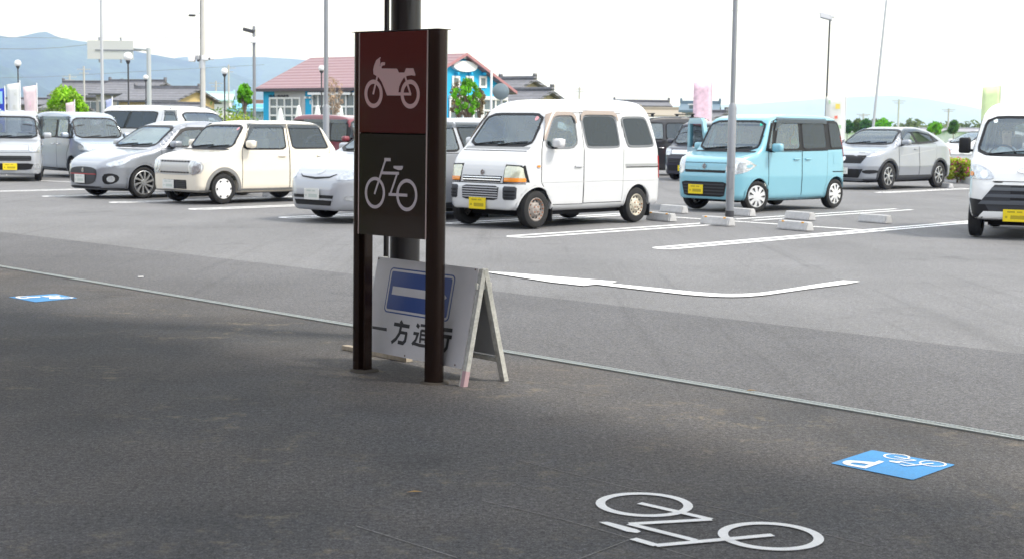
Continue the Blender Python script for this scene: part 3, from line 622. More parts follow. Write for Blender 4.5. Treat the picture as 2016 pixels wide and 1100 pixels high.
def wheel(parent, x, side, sh, kind, yw, steer=0.):
    rw = sh.rw; rr = sh.sp.get('rr', rw*.62); w2 = .082
    root = bpy.data.objects.new('wheel', None); link(root, parent); root.location = (x, side*yw, rw); root.rotation_euler = (0, 0, (math.pi if side > 0 else 0)+steer); root.empty_display_size = .2
    b = MB(); b.lathe([(rr, -w2*.8), (rr+.012, -w2*.97), (rw*.86, -w2*1.05), (rw*.96, -w2*.9), (rw*.992, -w2*.6), (rw*.985, -w2*.33), (rw, -w2*.28), (rw, w2*.28), (rw*.985, w2*.33), (rw*.992, w2*.6), (rw*.96, w2*.9), (rw*.86, w2*1.05), (rr, w2*.9)], n=48, axis='Y', cap=False)
    b.build('tyre', RUB, root, smooth=True, ang=40)
    b = MB(); yo = -w2*.80; fr = (Vector((0, 0, 0)), Vector((1, 0, 0)), Vector((0, 0, 1)), Vector((0, -1, 0)))
    m1 = {'steel': mat('rusty_steel_rim', (.30, .27, .25), .6, .3, var=.35, vs=9), 'steel2': mat('cream_steel_rim', (.55, .51, .42), .55, .2, var=.3, vs=10), 'cap': WCAP, 'cap6': mat('white_hubcap', (.82, .82, .82), .35), 'alloy': SIL, 'alloy2': SIL}[kind]
    dk = mat('rim_shadow', (.03, .03, .032), .6)
    if kind.startswith('steel'):
        b.lathe([(rr+.004, yo-.006), (rr-.006, yo-.01), (rr-.018, yo+.012), (rr*.8, yo+.03), (rr*.62, yo+.018), (rr*.45, yo-.004), (rr*.3, yo-.002), (rr*.2, yo-.012), (0.001, yo-.014)], n=40, axis='Y', cap=False)
        for i in range(10):
            a = 2*math.pi*i/10; b.prism(circ((math.cos(a)*rr*.72, math.sin(a)*rr*.72), rr*.075, 10), fr, -yo-.027, -yo-.014, 1)
        mt = mat('rust_patch', (.36, .14, .06), .85, var=.4, vs=20)
        for i in range(14 if kind == 'steel' else 4):
            a = R(-60+i*21); b.prism(circ((math.cos(a)*rr*.92, math.sin(a)*rr*.92), rr*.05, 7, rr*.07), fr, -yo-.012, -yo+.006, 2)
        for i in range(4):
            a = R(45+90*i); b.prism(circ((math.cos(a)*rr*.3, math.sin(a)*rr*.3), rr*.06, 8), fr, -yo, -yo+.012, 2)
        b.build('rim', [m1, dk, mt], root, smooth=True, ang=35)
    elif kind.startswith('cap'):
        b.lathe([(rr+.006, yo-.004), (rr-.004, yo-.014), (rr*.9, yo-.012), (rr*.5, yo-.022), (rr*.2, yo-.026), (.001, yo-.027)], n=48, axis='Y', cap=False)
        n = 9 if kind == 'cap' else 6
        for i in range(n):
            a = 2*math.pi*i/n; ca, sa = math.cos(a), math.sin(a)
            def pp(r, t): return (ca*r-sa*t, sa*r+ca*t)
            q = [pp(rr*.42, 0), pp(rr*.88, -rr*.105), pp(rr*.90, 0), pp(rr*.88, rr*.105)] if kind == 'cap' else [pp(rr*.80, -rr*.12), pp(rr*.92, -rr*.09), pp(rr*.92, rr*.09), pp(rr*.80, rr*.12)]
            b.prism(q, fr, -yo+.010, -yo+.027, 1)
        b.build('rim', [m1, dk], root, smooth=True, ang=35)
    else:
        b.lathe([(rr+.006, yo-.006), (rr-.010, yo-.012), (rr-.016, yo+.03)], n=48, axis='Y', cap=False)
        b.lathe([(rr-.014, yo+.05), (.001, yo+.05)], n=32, axis='Y', m=1, cap=False)
        n = 10 if kind == 'alloy' else 7
        for i in range(n):
            a = 2*math.pi*i/n; tw = .22 if kind == 'alloy' else 0
            q = []
            for r_, wd, t in ((rr*.22, .016, 0), (rr*.6, .016, tw*.6), (rr*.985, .024 if kind == 'alloy' else .03, tw)):
                q.append((r_, wd, a+t))
            poly = [(r_*math.cos(t)-wd*math.sin(t)*-1*.0-wd*math.sin(t), r_*math.sin(t)+wd*math.cos(t)) for r_, wd, t in q]+[(r_*math.cos(t)+wd*math.sin(t), r_*math.sin(t)-wd*math.cos(t)) for r_, wd, t in q[::-1]]
            b.prism(poly, fr, -yo-.03, -yo+.006)
        b.lathe([(rr*.27, yo+.02), (rr*.25, yo-.012), (.001, yo-.016)], n=20, axis='Y', cap=False)
        b.build('rim', [m1, dk], root, smooth=True, ang=35)
    return root
def mirrorp(p): return [(-a, c) for a, c in p]
def vehicle(name, sp, loc, phi, label, cat, group='cars parked in the bays'):
    sh = Shell(sp); root = empty(name, loc, R(phi), label, cat, group); C = sp['paint']
    sh.wins = [chaikin(w_[0], 2, sp.get('wq', .09)) for w_ in sp['side']]; sh.ends = [(chaikin(sp['ws'], 2, .12), 0)]+([(chaikin(sp['rw_'], 2, .15), 1)] if 'rw_' in sp else [])
    V, Fc = sh.mesh(sp.get('res', .03))
    e = 2e-3
    def grad(V): return np.stack([sh.outer(V[:, 0]+e, V[:, 1], V[:, 2])-sh.outer(V[:, 0]-e, V[:, 1], V[:, 2]), sh.outer(V[:, 0], V[:, 1]+e, V[:, 2])-sh.outer(V[:, 0], V[:, 1]-e, V[:, 2]), sh.outer(V[:, 0], V[:, 1], V[:, 2]+e)-sh.outer(V[:, 0], V[:, 1], V[:, 2]-e)], 1)/(2*e)
    fo = sh.outer(V[:, 0], V[:, 1], V[:, 2]); on = np.abs(fo) < .006
    for _ in range(2): g_ = grad(V[on]); V[on] -= g_*(sh.outer(V[on, 0], V[on, 1], V[on, 2])/np.maximum((g_**2).sum(1), .25))[:, None]
    bo = np_obj('body', V, Fc, C, root); me = bo.data; vn = np.empty(len(me.vertices)*3); me.vertices.foreach_get('normal', vn); vn = vn.reshape(-1, 3)
    if len(vn) == len(V):
        g_ = grad(V[on]); g_ /= np.maximum(np.linalg.norm(g_, axis=1, keepdims=True), 1e-6); al = (vn[on]*g_).sum(1); idx_ = np.where(on)[0][al > .8]; vn[idx_] = g_[al > .8]
        me.normals_split_custom_set_from_vertices(vn.tolist())
    fc = sp.get('frame', BLK); see = sp.get('near', (-1, 1))
    for s in (-1, 1):
        bands = sp.get('bands', [])
        for p in bands: panel(sh, 'pillar_trim', p, 'y', s, .004, BLK, root, inner=[offset(w_, -.016) for w_ in sh.wins])
        for w_, (p0, g_) in zip(sh.wins, sp['side']):
            f_ = panel(sh, 'side_window', w_, 'y', s, .007, g_, root)
            panel(sh, 'window_trim', offset(w_, .010), 'y', s, .010, fc, f_, inner=[offset(w_, -.020)], step=.06, thick=.014)
        for p in sp.get('doors', []):
            d = panel(sh, 'door', p, 'y', s, .005, C, root, inner=[offset(w_, .004) for w_ in sh.wins if min(poly_sd([q[0] for q in w_], [q[1] for q in w_], p)) < -.0 and max(poly_sd([q[0] for q in w_], [q[1] for q in w_], p)) < 0])
            panel(sh, 'door_seam', offset(p, .010), 'y', s, .0025, SEAM, d, inner=[offset(p, -.001)], step=.07)
            
        for nm, p, off, m in sp.get('sidef', []):
            o = panel(sh, nm, p, 'y', s, off, m, root)
        hm = sp.get('handle_mat', C)
        for hx, hz in sp.get('handles', []):
            q, ok = sh.trace([(hx, hz)], 'y', s); b = MB(); b.box(q[0]+np.array([0, s*.022, 0]), (.17, .022, .026), bev=.009); b.box(q[0]+np.array([-.07, s*.008, 0]), (.02, .026, .02)); b.box(q[0]+np.array([.07, s*.008, 0]), (.02, .026, .02)); b.build('door_handle', hm, root, smooth=True)
        for p in sp.get('visors', []): panel(sh, 'rain_visor', p, 'y', s, .028, sp.get('visor_mat', VISOR), root, thick=.003)
        # arch lips
        for xw in sh.xw:
            ra = sh.ra; w_ = sp.get('lip', .03); zc = sh.rw; a0 = -math.asin(min(.95, (zc-sh.gc-.03)/ra)) if zc > sh.gc+.03 else 0
            A_ = [a0+(math.pi-2*a0)*i/26 for i in range(27)]
            poly = [(xw+(ra+w_)*math.cos(t), zc+(ra+w_)*math.sin(t)) for t in A_]+[(xw+(ra-.006)*math.cos(t), zc+(ra-.006)*math.sin(t)) for t in A_[::-1]]
            panel(sh, 'arch_lip', poly, 'y', s, .009, sp.get('clad', C), root, step=.06, thick=.03)
        mx_, mz, ms = sp['mirror']; q, ok = sh.trace([(mx_, mz)], 'y', s); y0 = abs(q[0][1])
        b = MB(); b.box((mx_-.0, s*(y0+.05+ms[1]/2), mz+.04), ms, bev=min(ms)*.33); mo = b.build('door_mirror', sp.get('mirror_mat', C), root, smooth=True, ang=60)
        b = MB(); b.box((mx_+.01, s*(y0+.035), mz-.03), (.05, .11, .035), bev=.01); b.build('mirror_arm', BLK, mo, smooth=True)
        b = MB(); b.box((mx_+ms[0]/2+.001, s*(y0+.05+ms[1]/2), mz+.04), (.004, ms[1]*.82, ms[2]*.8), bev=.001); b.build('mirror_glass', CHR, mo)
        for i, xw in enumerate(sh.xw): wheel(root, xw, s, sh, sp['rims'][i], sp['yw'], sp.get('steer', 0.)*(1 if i == 0 else 0))
        b = MB()
    # glass at the ends
    w_ = panel(sh, 'windshield', sh.ends[0][0], 'x', -1, .006, WSG, root, step=.06)
    panel(sh, 'windshield_trim', offset(sh.ends[0][0], .012), 'x', -1, .010, BLK, w_, inner=[offset(sh.ends[0][0], -.022)], step=.07)
    if 'rw_' in sp:
        w_ = panel(sh, 'rear_window', sh.ends[1][0], 'x', 1, .006, TINT, root, step=.06)
        panel(sh, 'rear_window_trim', offset(sh.ends[1][0], .012), 'x', 1, .010, BLK, w_, inner=[offset(sh.ends[1][0], -.022)], step=.07)
    for nm, p, off, m, sym in sp['front']:
        for k in ((1, -1) if sym else (1,)): panel(sh, nm, p if k > 0 else mirrorp(p), 'x', -1, off, m, root, step=.04)
    for nm, p, off, m, sym in sp.get('rear', []):
        for k in ((1, -1) if sym else (1,)): panel(sh, nm, p if k > 0 else mirrorp(p), 'x', 1, off, m, root, step=.05)
    # plate
    py_, pz, pm = sp['plate']; q, ok = sh.trace([(py_, pz)], 'x', -1); b = MB(); b.box((q[0][0]-.022, py_, pz), (.008, .33, .165), bev=.003); pl = b.build('licence_plate', pm, root)
    dk = mat('plate_smudge', (.12, .22, .10) if pm.name.startswith('w') else (.30, .26, .01), .6); b = MB()
    dk = mat('plate_smudge_y', (.42, .33, .01), .6) if pm.name.startswith('y') else mat('plate_smudge_w', (.52, .58, .54), .6)
    for yy, zz, ww, hh in ((.06, .05, .10, .022), (-.05, .05, .07, .02), (-.03, -.022, .19, .05), (.12, -.02, .03, .03)): b.box((q[0][0]-.0265, py_+yy, pz+zz), (.001, ww, hh))
    b.build('plate_marks', dk, pl)
    # interior
    fw = sp['fw']; zb = sp['belt']; hwv = sh.wz[:, 1].max(); st = sp.get('seats', (fw+.62, fw+1.5)); sm = sp.get('seatm', SEAT)
    for i, xs in enumerate(st):
        for yy in (-.36, .36):
            b = MB(); b.box((xs-.1, yy, .62), (.5, .48, .2), bev=.06); b.box((xs+.2, yy, .92), (.16, .46, .55), bev=.06, rot=Matrix.Rotation(R(14), 3, 'Y')); b.box((xs+.28, yy, min(1.30, sp['H']-.30)), (.10, .26, .18), bev=.04); b.build('seat', sm, root, smooth=True, ang=60)
    b = MB(); b.box((fw+.12, 0, zb-.14), (.3, 2*hwv-.22, .22), bev=.05); b.build('dashboard', DASH, root, smooth=True, ang=60)
    b = MB(); c = Vector((fw+.34, .36, zb-.02)); rt = Matrix.Rotation(R(62), 3, 'Y'); pts = [c+rt@Vector((.18*math.cos(t), .18*math.sin(t), 0)) for t in [2*math.pi*i/24 for i in range(25)]]; b.tube(pts, .014, 8); b.tube([c+rt@Vector((0, .17, 0)), c+rt@Vector((0, -.17, 0))], .012, 6); b.tube([c, c+Vector((-.2, 0, -.12))], .02, 6); b.build('steering_wheel', BLK, root, smooth=True)
    # wipers
    wsb = sp['ws']; zl = min(p[1] for p in wsb)+.012
    for ya, yb in sp.get('wipers', ((.50, -.05), (.02, -.52))):
        q, ok = sh.trace([(ya, zl+.0), ((ya+yb)/2, zl+.03), (yb, zl+.05)], 'x', -1); b = MB(); b.tube([Vector(p)+Vector((-.022, 0, .006)) for p in q], .009, 6); b.build('wiper', BLK, root)
    b = MB(); b.box((sh.L*.5, 0, .235), (sh.L*.80, .95, .13)); b.box(((sh.xw[0]+sh.xw[1])/2, 0, .24), (sh.xw[1]-sh.xw[0]-.75, 1.22, .12)); b.build('underbody', SEAM, root)
    for f_ in sp.get('extra', []): f_(root, sh)
    return root, sh
def badge_s(y, z, s=.05):
    def f(root, sh):
        q, ok = sh.trace([(y, z)], 'x', -1); b = MB(); fr = (Vector((q[0][0]-.012, y, z)), Vector((0, -1, 0)), Vector((0, 0, 1)), Vector((-1, 0, 0)))
        a = [(-.9, .1), (.1, .95), (.9, .45), (.55, .2), (.12, .5), (-.25, .2), (.9, -.35), (.9, -.1)]
        b.prism([(x*s, y_*s) for x, y_ in [(-.85, .15), (0, .95), (.85, .3), (.5, .05), (0, .45), (-.25, .25), (.3, -.1), (-.3, -.1)]], fr, -.008, .004)
        b.prism([(x*s, y_*s) for x, y_ in [(.85, -.15), (0, -.95), (-.85, -.3), (-.5, -.05), (0, -.45), (.25, -.25), (-.3, .1), (.3, .1)]], fr, -.008, .0045)
        b.build('badge', CHR, root)
    return f
def sticker(y, z, m=None, r=.035):
    def f(root, sh):
        panel(sh, 'inspection_sticker', circ((y, z), r, 12), 'x', -1, .009, m, root, thick=.002, step=.03)
    return f
RST = mat('red_white_sticker', (.75, .35, .38), .5); GST = mat('green_sticker', (.03, .55, .40), .5)
YEL = mat('yellow_plate', (.80, .62, .01), .5); WPL = mat('white_plate', (.72, .73, .70), .5)
def paint(name, col, met=.0, rough=.35): return mat(name, col, rough, met, coat=1., var=.02, vs=3)
WHT = paint('white_car_paint', (.62, .63, .64)); WHT2 = paint('clean_white_car_paint', (.80, .81, .81)); CRM = paint('cream_car_paint', (.78, .72, .61)); SBL = paint('light_blue_car_paint', (.20, .455, .56), .12); SLV = paint('silver_car_paint', (.32, .342, .382), .5, .3)
SLV2 = paint('pale_silver_car_paint', (.42, .44, .48), .3); BSL = paint('blue_silver_car_paint', (.36, .42, .50), .35); NVY = paint('dark_navy_car_paint', (.02, .022, .04), .2); BKP = paint('black_car_paint', (.012, .012, .016), .1); REDP = paint('red_car_paint', (.17, .008, .02), .1)
def R4(x0, z0, x1, z1, r=.02): return rect(x0, z0, x1, z1, r, 3)
def slats(y0, y1, z0, z1, n, m, off=.012, nm='grille_slat', th=.4):
    o = []; 
    for i in range(n): z = z0+(z1-z0)*(i+.5)/n; t = (z1-z0)/n*th/2; o.append((nm, rect(y0, z-t, y1, z+t), off, m, False))
    return o

# --- white kei van
van = dict(wq=.18, L=3.40, H=1.87, gc=.25, xw=(.42, 2.77), rw=.272, rr=.165, ra=.325, yw=.64, paint=WHT, fw=.50, belt=1.15, k=.10, corner=(.15, .45, .05, .25), lip=.018,
  top=[(.03, .24), (-.005, .30), (-.005, .58), (.03, .62), (.035, .70), (.09, .92), (.27, 1.08), (.40, 1.15), (.66, 1.48), (.82, 1.68), (.98, 1.79), (1.35, 1.855), (2.0, 1.875), (2.85, 1.865), (3.10, 1.80), (3.20, 1.62), (3.36, 1.05), (3.395, .72), (3.395, .30), (3.36, .24)],
  wz=[(.2, .70), (.34, .725), (.60, .737), (1.12, .735), (1.66, .635), (1.75, .60), (1.9, .55)],
  ws=[(-.61, 1.165), (.61, 1.165), (.535, 1.63), (-.535, 1.63)], rw_=[(-.52, 1.15), (.52, 1.15), (.47, 1.60), (-.47, 1.60)],
  side=[([(.60, 1.14), (.60, 1.26), (.80, 1.545), (.88, 1.60), (1.25, 1.61), (1.31, 1.55), (1.31, 1.14)], GLASS), ([(1.50, 1.19), (1.46, 1.56), (1.53, 1.63), (2.20, 1.635), (2.28, 1.56), (2.31, 1.20), (2.27, 1.15), (1.55, 1.145)], DTINT), ([(2.49, 1.21), (2.42, 1.56), (2.47, 1.61), (2.97, 1.62), (3.05, 1.56), (3.165, 1.21), (3.13, 1.17), (2.55, 1.16)], DTINT)],
  frame=mat('grey_rubber_trim', (.16, .17, .18), .6),
  doors=[[(.50, 1.12), (.50, .66), (.74, .34), (1.43, .33), (1.44, 1.65), (.88, 1.66), (.76, 1.58), (.54, 1.22)], [(1.455, .34), (2.36, .34), (2.38, .50), (2.40, 1.66), (1.45, 1.66)]],
  visors=[chaikin([(.55, 1.25), (.59, 1.25), (.80, 1.565), (.90, 1.61), (1.22, 1.615), (1.28, 1.57), (1.30, 1.50), (1.335, 1.50), (1.32, 1.61), (1.24, 1.665), (.86, 1.66), (.75, 1.60)], 1, .15), chaikin([(1.42, 1.54), (1.455, 1.545), (1.48, 1.60), (1.55, 1.63), (2.18, 1.635), (2.27, 1.60), (2.29, 1.54), (2.325, 1.54), (2.30, 1.65), (2.21, 1.69), (1.52, 1.685), (1.44, 1.63)], 1, .15)], visor_mat=BVISOR,
  sidef=[('slide_rail', R4(2.45, .875, 3.32, .905, .004), .006, mat('rail_grey', (.35, .36, .36), .5)), ('slide_rail_slot', R4(2.46, .848, 3.32, .862, .002), .006, SEAM), ('side_indicator', R4(.40, .87, .46, .90, .008), .014, ORG), ('waist_crease', rect(.47, .648, 3.36, .656), .005, mat('crease_grey', (.55, .56, .56), .5)), ('sill', [(.76, .315), (2.43, .315), (2.42, .25), (.76, .25)], .008, WHT), ('handle_recess', R4(1.22, .83, 1.40, .93, .02), .007, mat('recess_shade', (.60, .61, .61), .5)), ('roof_gutter', rect(.95, 1.695, 3.12, 1.703), .006, mat('gutter_grey', (.45, .46, .47), .5))],
  handles=[(1.31, .88)], mirror=(.72, 1.18, (.14, .17, .13)),
  front=[('headlight', chaikin([(.42, .89), (.68, .88), (.70, .69), (.43, .68)], 1, .12), .006, LAMPY, True), ('indicator', R4(.435, .665, .70, .72, .01), .012, ORG, True), ('headlight_surround', offset([(.42, .90), (.69, .89), (.71, .665), (.42, .655)], .008), .003, BLK, True),
    ('upper_grille', [(-.39, .74), (.39, .74), (.36, .655), (-.36, .655)], .006, BLK, False), *slats(-.37, .37, .665, .735, 2, CHR, .013), ('lower_grille', chaikin([(-.36, .60), (.36, .60), (.34, .40), (-.34, .40)], 1, .1), .006, BLK, False), *slats(-.345, .345, .42, .59, 5, mat('slat_grey', (.45, .46, .48), .4), .014),
    ('fog_vent', chaikin([(.44, .60), (.64, .60), (.63, .41), (.45, .41)], 1, .12), .006, DGR, True), ('vent_slat', R4(.47, .47, .62, .49, .004), .014, BLK, True), ('vent_slat', R4(.47, .52, .62, .54, .004), .014, BLK, True), ('vent_slat', R4(.47, .43, .61, .445, .004), .014, BLK, True),
    ('bonnet_gap', [(-.70, .634), (.70, .634), (.70, .645), (-.70, .645)], .004, SEAM, False), ('cowl', [(-.62, 1.155), (.62, 1.155), (.62, 1.12), (-.62, 1.12)], .005, mat('cowl_grey', (.28, .29, .30), .6), False), ('bonnet_seam', [(-.62, 1.10), (.62, 1.10), (.62, 1.093), (-.62, 1.093)], .004, SEAM, False)],
  rear=[('tail_lamp', [(.60, 1.02), (.72, 1.02), (.72, .68), (.62, .68)], .012, REDL, True)],
  plate=(.03, .345, YEL), rims=('steel', 'steel2'), steer=R(0), extra=[badge_s(0, .79, .045), sticker(-.44, 1.565, RST)], seatm=SEAT)
def flaps(root, sh):
    for x in (sh.xw[0]+sh.ra+.02, sh.xw[1]+sh.ra+.01):
        for s_ in (-1, 1): b = MB(); b.box((x, s_*.63, .22), (.015, .17, .26), bev=.004); b.build('mud_flap', RUB, root)
van['extra'].append(flaps)
van['sidef'] += [('tail_lamp_side', [(3.27, 1.03), (3.325, 1.03), (3.355, .69), (3.31, .69)], .008, REDL)]
# --- light blue tall wagon
spa = dict(L=3.40, H=1.735, gc=.19, xw=(.61, 3.05), rw=.278, rr=.19, ra=.33, yw=.645, paint=SBL, fw=.80, belt=1.08, k=.09, corner=(.17, .5, .06, .25), lip=.016,
  top=[(.04, .19), (0, .27), (-.01, .62), (.02, .70), (.035, .86), (.12, .955), (.45, 1.03), (.66, 1.07), (.83, 1.35), (.98, 1.60), (1.10, 1.68), (1.5, 1.73), (2.2, 1.742), (2.95, 1.725), (3.16, 1.67), (3.24, 1.50), (3.36, 1.06), (3.395, .70), (3.385, .28), (3.34, .19)],
  wz=[(.18, .70), (.32, .725), (.62, .737), (1.08, .725), (1.60, .655), (1.76, .60)],
  ws=[(-.655, 1.085), (.655, 1.085), (.60, 1.605), (-.60, 1.605)], rw_=[(-.55, 1.10), (.55, 1.10), (.5, 1.58), (-.5, 1.58)],
  side=[([(.86, 1.10), (1.07, 1.57), (1.13, 1.59), (1.0, 1.10)], GLASS), ([(1.05, 1.10), (1.26, 1.61), (1.87, 1.615), (1.87, 1.10)], GLASS), ([(1.96, 1.105), (1.96, 1.615), (2.70, 1.615), (2.735, 1.12)], DTINT), ([(2.86, 1.12), (2.83, 1.61), (3.15, 1.61), (3.30, 1.14)], DTINT)],
  bands=[[(.80, 1.075), (1.04, 1.60), (1.2, 1.645), (3.19, 1.645), (3.33, 1.11), (2.6, 1.09), (1.9, 1.08)]],
  doors=[[(.90, 1.06), (.92, .24), (1.92, .235), (1.91, 1.06)], [(1.94, 1.07), (1.945, .235), (2.62, .24), (2.73, .52), (2.75, 1.08)]],
  visors=[[(1.10, 1.44), (1.22, 1.665), (2.76, 1.665), (2.76, 1.575), (1.34, 1.57), (1.13, 1.43)]],
  sidef=[('sill', [(.95, .235), (2.66, .235), (2.64, .19), (.95, .19)], .006, SBL), ('slide_rail', R4(2.93, .686, 3.38, .700, .003), .008, SEAM), ('fuel_cap', R4(2.95, .84, 3.14, 1.02, .02), .005, SBL)],
  handles=[(1.74, .93), (2.10, .93)], mirror=(.96, 1.10, (.13, .2, .15)),
  front=[('headlight', chaikin([(.46, .68), (.46, .84), (.50, .95), (.62, .955), (.72, .92), (.74, .80), (.71, .70), (.6, .66)], 1), .008, LAMP, True), ('grille', [(-.45, .735), (.45, .735), (.44, .69), (-.44, .69)], .006, BLK, False),
    ('lower_grille', chaikin([(-.50, .53), (.50, .53), (.44, .27), (-.44, .27)], 1, .08), .006, BLK, False), *slats(-.45, .45, .29, .51, 4, DGR, .014), ('bonnet_gap', [(-.46, .858), (.46, .858), (.46, .866), (-.46, .866)], .004, SEAM, False), ('cowl', [(-.66, 1.075), (.66, 1.075), (.66, 1.05), (-.66, 1.05)], .004, BLK, False),
    ('headlight_core', circ((.60, .80), .055, 16), .012, CHR, True)],
  rear=[('tail_lamp', [(.50, 1.32), (.58, 1.32), (.62, .95), (.54, .95)], .012, REDL, True)],
  plate=(.17, .39, YEL), rims=('cap', 'cap'), steer=R(-14), extra=[badge_s(.02, .80, .055), sticker(-.52, 1.55, GST)])
spa['sidef'] += [('tail_lamp_side', [(3.20, 1.36), (3.265, 1.33), (3.345, .97), (3.29, .97)], .012, REDL)]
# --- cream retro hatchback
lap = dict(L=3.395, H=1.525, gc=.20, xw=(.54, 3.0), rw=.275, rr=.178, ra=.335, yw=.64, paint=CRM, fw=.80, belt=.98, k=.10, corner=(.10, .4, .08, .3), lip=.055, clad=GRY,
  top=[(.04, .19), (0, .26), (-.01, .55), (.0, .74), (.05, .82), (.30, .90), (.62, .955), (.80, .985), (.98, 1.22), (1.13, 1.40), (1.30, 1.47), (1.8, 1.52), (2.4, 1.52), (2.85, 1.49), (3.02, 1.42), (3.20, 1.12), (3.34, .98), (3.395, .80), (3.395, .28), (3.34, .19)],
  wz=[(.18, .70), (.32, .73), (.60, .737), (.98, .72), (1.42, .61), (1.53, .57)],
  ws=[(-.62, .995), (.62, .995), (.55, 1.415), (-.55, 1.415)], rw_=[(-.5, 1.05), (.5, 1.05), (.46, 1.38), (-.46, 1.38)],
  side=[([(.98, .985), (1.24, 1.40), (1.36, 1.42), (2.02, 1.42), (2.01, .985)], GLASS), ([(2.17, .995), (2.14, 1.42), (2.84, 1.42), (2.93, 1.37), (3.06, 1.02), (3.0, 1.0)], TINT)],
  doors=[[(.97, .97), (.96, .27), (2.07, .27), (2.08, 1.44), (1.28, 1.44), (1.19, 1.38)], [(2.10, .97), (2.10, .27), (2.60, .27), (2.68, .50), (3.08, .70), (3.09, 1.0), (2.95, 1.42), (2.10, 1.445)]],
  visors=[[(1.06, 1.10), (1.22, 1.435), (2.06, 1.445), (2.06, 1.375), (1.30, 1.37)], [(2.12, 1.375), (2.12, 1.445), (2.86, 1.445), (2.96, 1.38), (2.86, 1.375)]],
  sidef=[('sill', [(.92, .265), (2.64, .265), (2.60, .19), (.94, .19)], .008, GRY)],
  handles=[(1.90, .86), (2.86, .86)], mirror=(1.07, 1.04, (.15, .18, .14)),
  front=[('front_panel', chaikin([(-.66, .80), (.66, .80), (.70, .66), (.66, .52), (-.66, .52), (-.70, .66)], 1), .004, mat('silver_front_panel', (.50, .50, .50), .35, .5), False), ('headlight', circ((.545, .66), .120, 28), .012, LAMP, True), ('headlight_ring', circ((.545, .66), .135, 28), .007, CHR, True), ('headlight_core', circ((.545, .66), .055, 16), .017, LAMP, True),
    *[('grille_tooth', R4(-.42+.085*i, .745, -.36+.085*i, .772, .003), .010, BLK, False) for i in range(10)], *[('grille_tooth', R4(-.42+.085*i, .55, -.36+.085*i, .577, .003), .010, BLK, False) for i in range(10)],
    ('lower_grille', R4(-.34, .27, .34, .43, .02), .006, BLK, False), *slats(-.32, .32, .28, .42, 4, DGR, .012), ('lower_bumper', [(-.70, .25), (.70, .25), (.70, .19), (-.70, .19)], .008, GRY, False), ('cowl', [(-.62, .985), (.62, .985), (.62, .965), (-.62, .965)], .004, BLK, False)],
  rear=[('tail_lamp', circ((.6, .75), .08, 16), .012, REDL, True)],
  plate=(.17, .345, WPL), rims=('cap6', 'cap6'), extra=[sticker(-.46, 1.35, RST, .028)], seatm=SEAT)
# --- silver sports hatchback
swi = dict(L=3.84, H=1.50, gc=.17, xw=(.80, 3.25), rw=.305, rr=.225, ra=.345, yw=.745, paint=SLV, fw=1.15, belt=.97, k=.13, corner=(.34, .75, .16, .5), lip=.016,
  top=[(.08, .15), (0, .20), (-.02, .35), (0, .60), (.06, .69), (.35, .82), (.8, .91), (1.12, .965), (1.45, 1.20), (1.72, 1.38), (2.0, 1.465), (2.4, 1.50), (2.9, 1.475), (3.30, 1.36), (3.60, 1.08), (3.78, .95), (3.84, .72), (3.83, .25), (3.78, .17)],
  wz=[(.15, .79), (.30, .83), (.60, .847), (.95, .82), (1.36, .62), (1.50, .56)],
  ws=[(-.68, .985), (.68, .985), (.54, 1.385), (-.54, 1.385)], rw_=[(-.5, 1.1), (.5, 1.1), (.44, 1.34), (-.44, 1.34)],
  side=[([(1.40, .985), (1.62, 1.17), (1.88, 1.315), (2.30, 1.345), (2.31, .99)], GLASS), ([(2.38, .99), (2.38, 1.345), (2.8, 1.32), (3.02, 1.22), (3.05, 1.02)], TINT)],
  bands=[[(1.33, .975), (1.80, 1.325), (1.98, 1.375), (2.4, 1.375), (2.9, 1.33), (3.12, 1.22), (3.14, .99)]],
  doors=[[(1.22, .95), (1.22, .60), (1.20, .24), (2.33, .24), (2.34, .96)], [(2.36, .96), (2.35, .24), (2.78, .24), (2.92, .52), (3.1, .75), (3.1, .96)]],
  visors=[], sidef=[('sill', [(1.17, .23), (2.86, .23), (2.86, .165), (1.17, .165)], .012, SLV)], handles=[(2.17, .86)], mirror=(1.46, 1.00, (.17, .2, .13)),
  front=[('grille', chaikin([(-.40, .60), (.40, .60), (.45, .45), (.36, .26), (-.36, .26), (-.45, .45)], 2), .006, mat('honeycomb_black', (.035, .037, .042), .6, bump=.8, bs=60), False), ('red_accent', [(-.42, .47), (.42, .47), (.42, .457), (-.42, .457)], .014, mat('red_trim', (.5, .02, .03), .4), False), *slats(-.40, .40, .30, .58, 4, DGR, .009, 'grille_mesh', .15),
    ('lower_lip', [(-.72, .20), (.72, .20), (.70, .155), (-.70, .155)], .014, DGR, False), ('bumper_shadow_gap', chaikin([(-.52, .235), (.52, .235), (.48, .205), (-.48, .205)], 1), .005, BLK, False)],
  sidefront=1, rear=[('tail_lamp', R4(.55, .75, .75, .95), .012, REDL, True)], plate=(.08, .37, WPL), rims=('alloy', 'alloy'), extra=[badge_s(.0, .535, .05)])
swi['sidef'] += [('headlight', chaikin([(.13, .60), (.10, .665), (.28, .735), (.52, .775), (.46, .70), (.30, .625)], 1), .010, LAMP), ('fog_surround', chaikin([(.05, .46), (.16, .49), (.30, .44), (.29, .33), (.16, .27), (.06, .29)], 1), .005, BLK), ('fog_lamp', circ((.17, .375), .062, 16), .014, LAMP)]
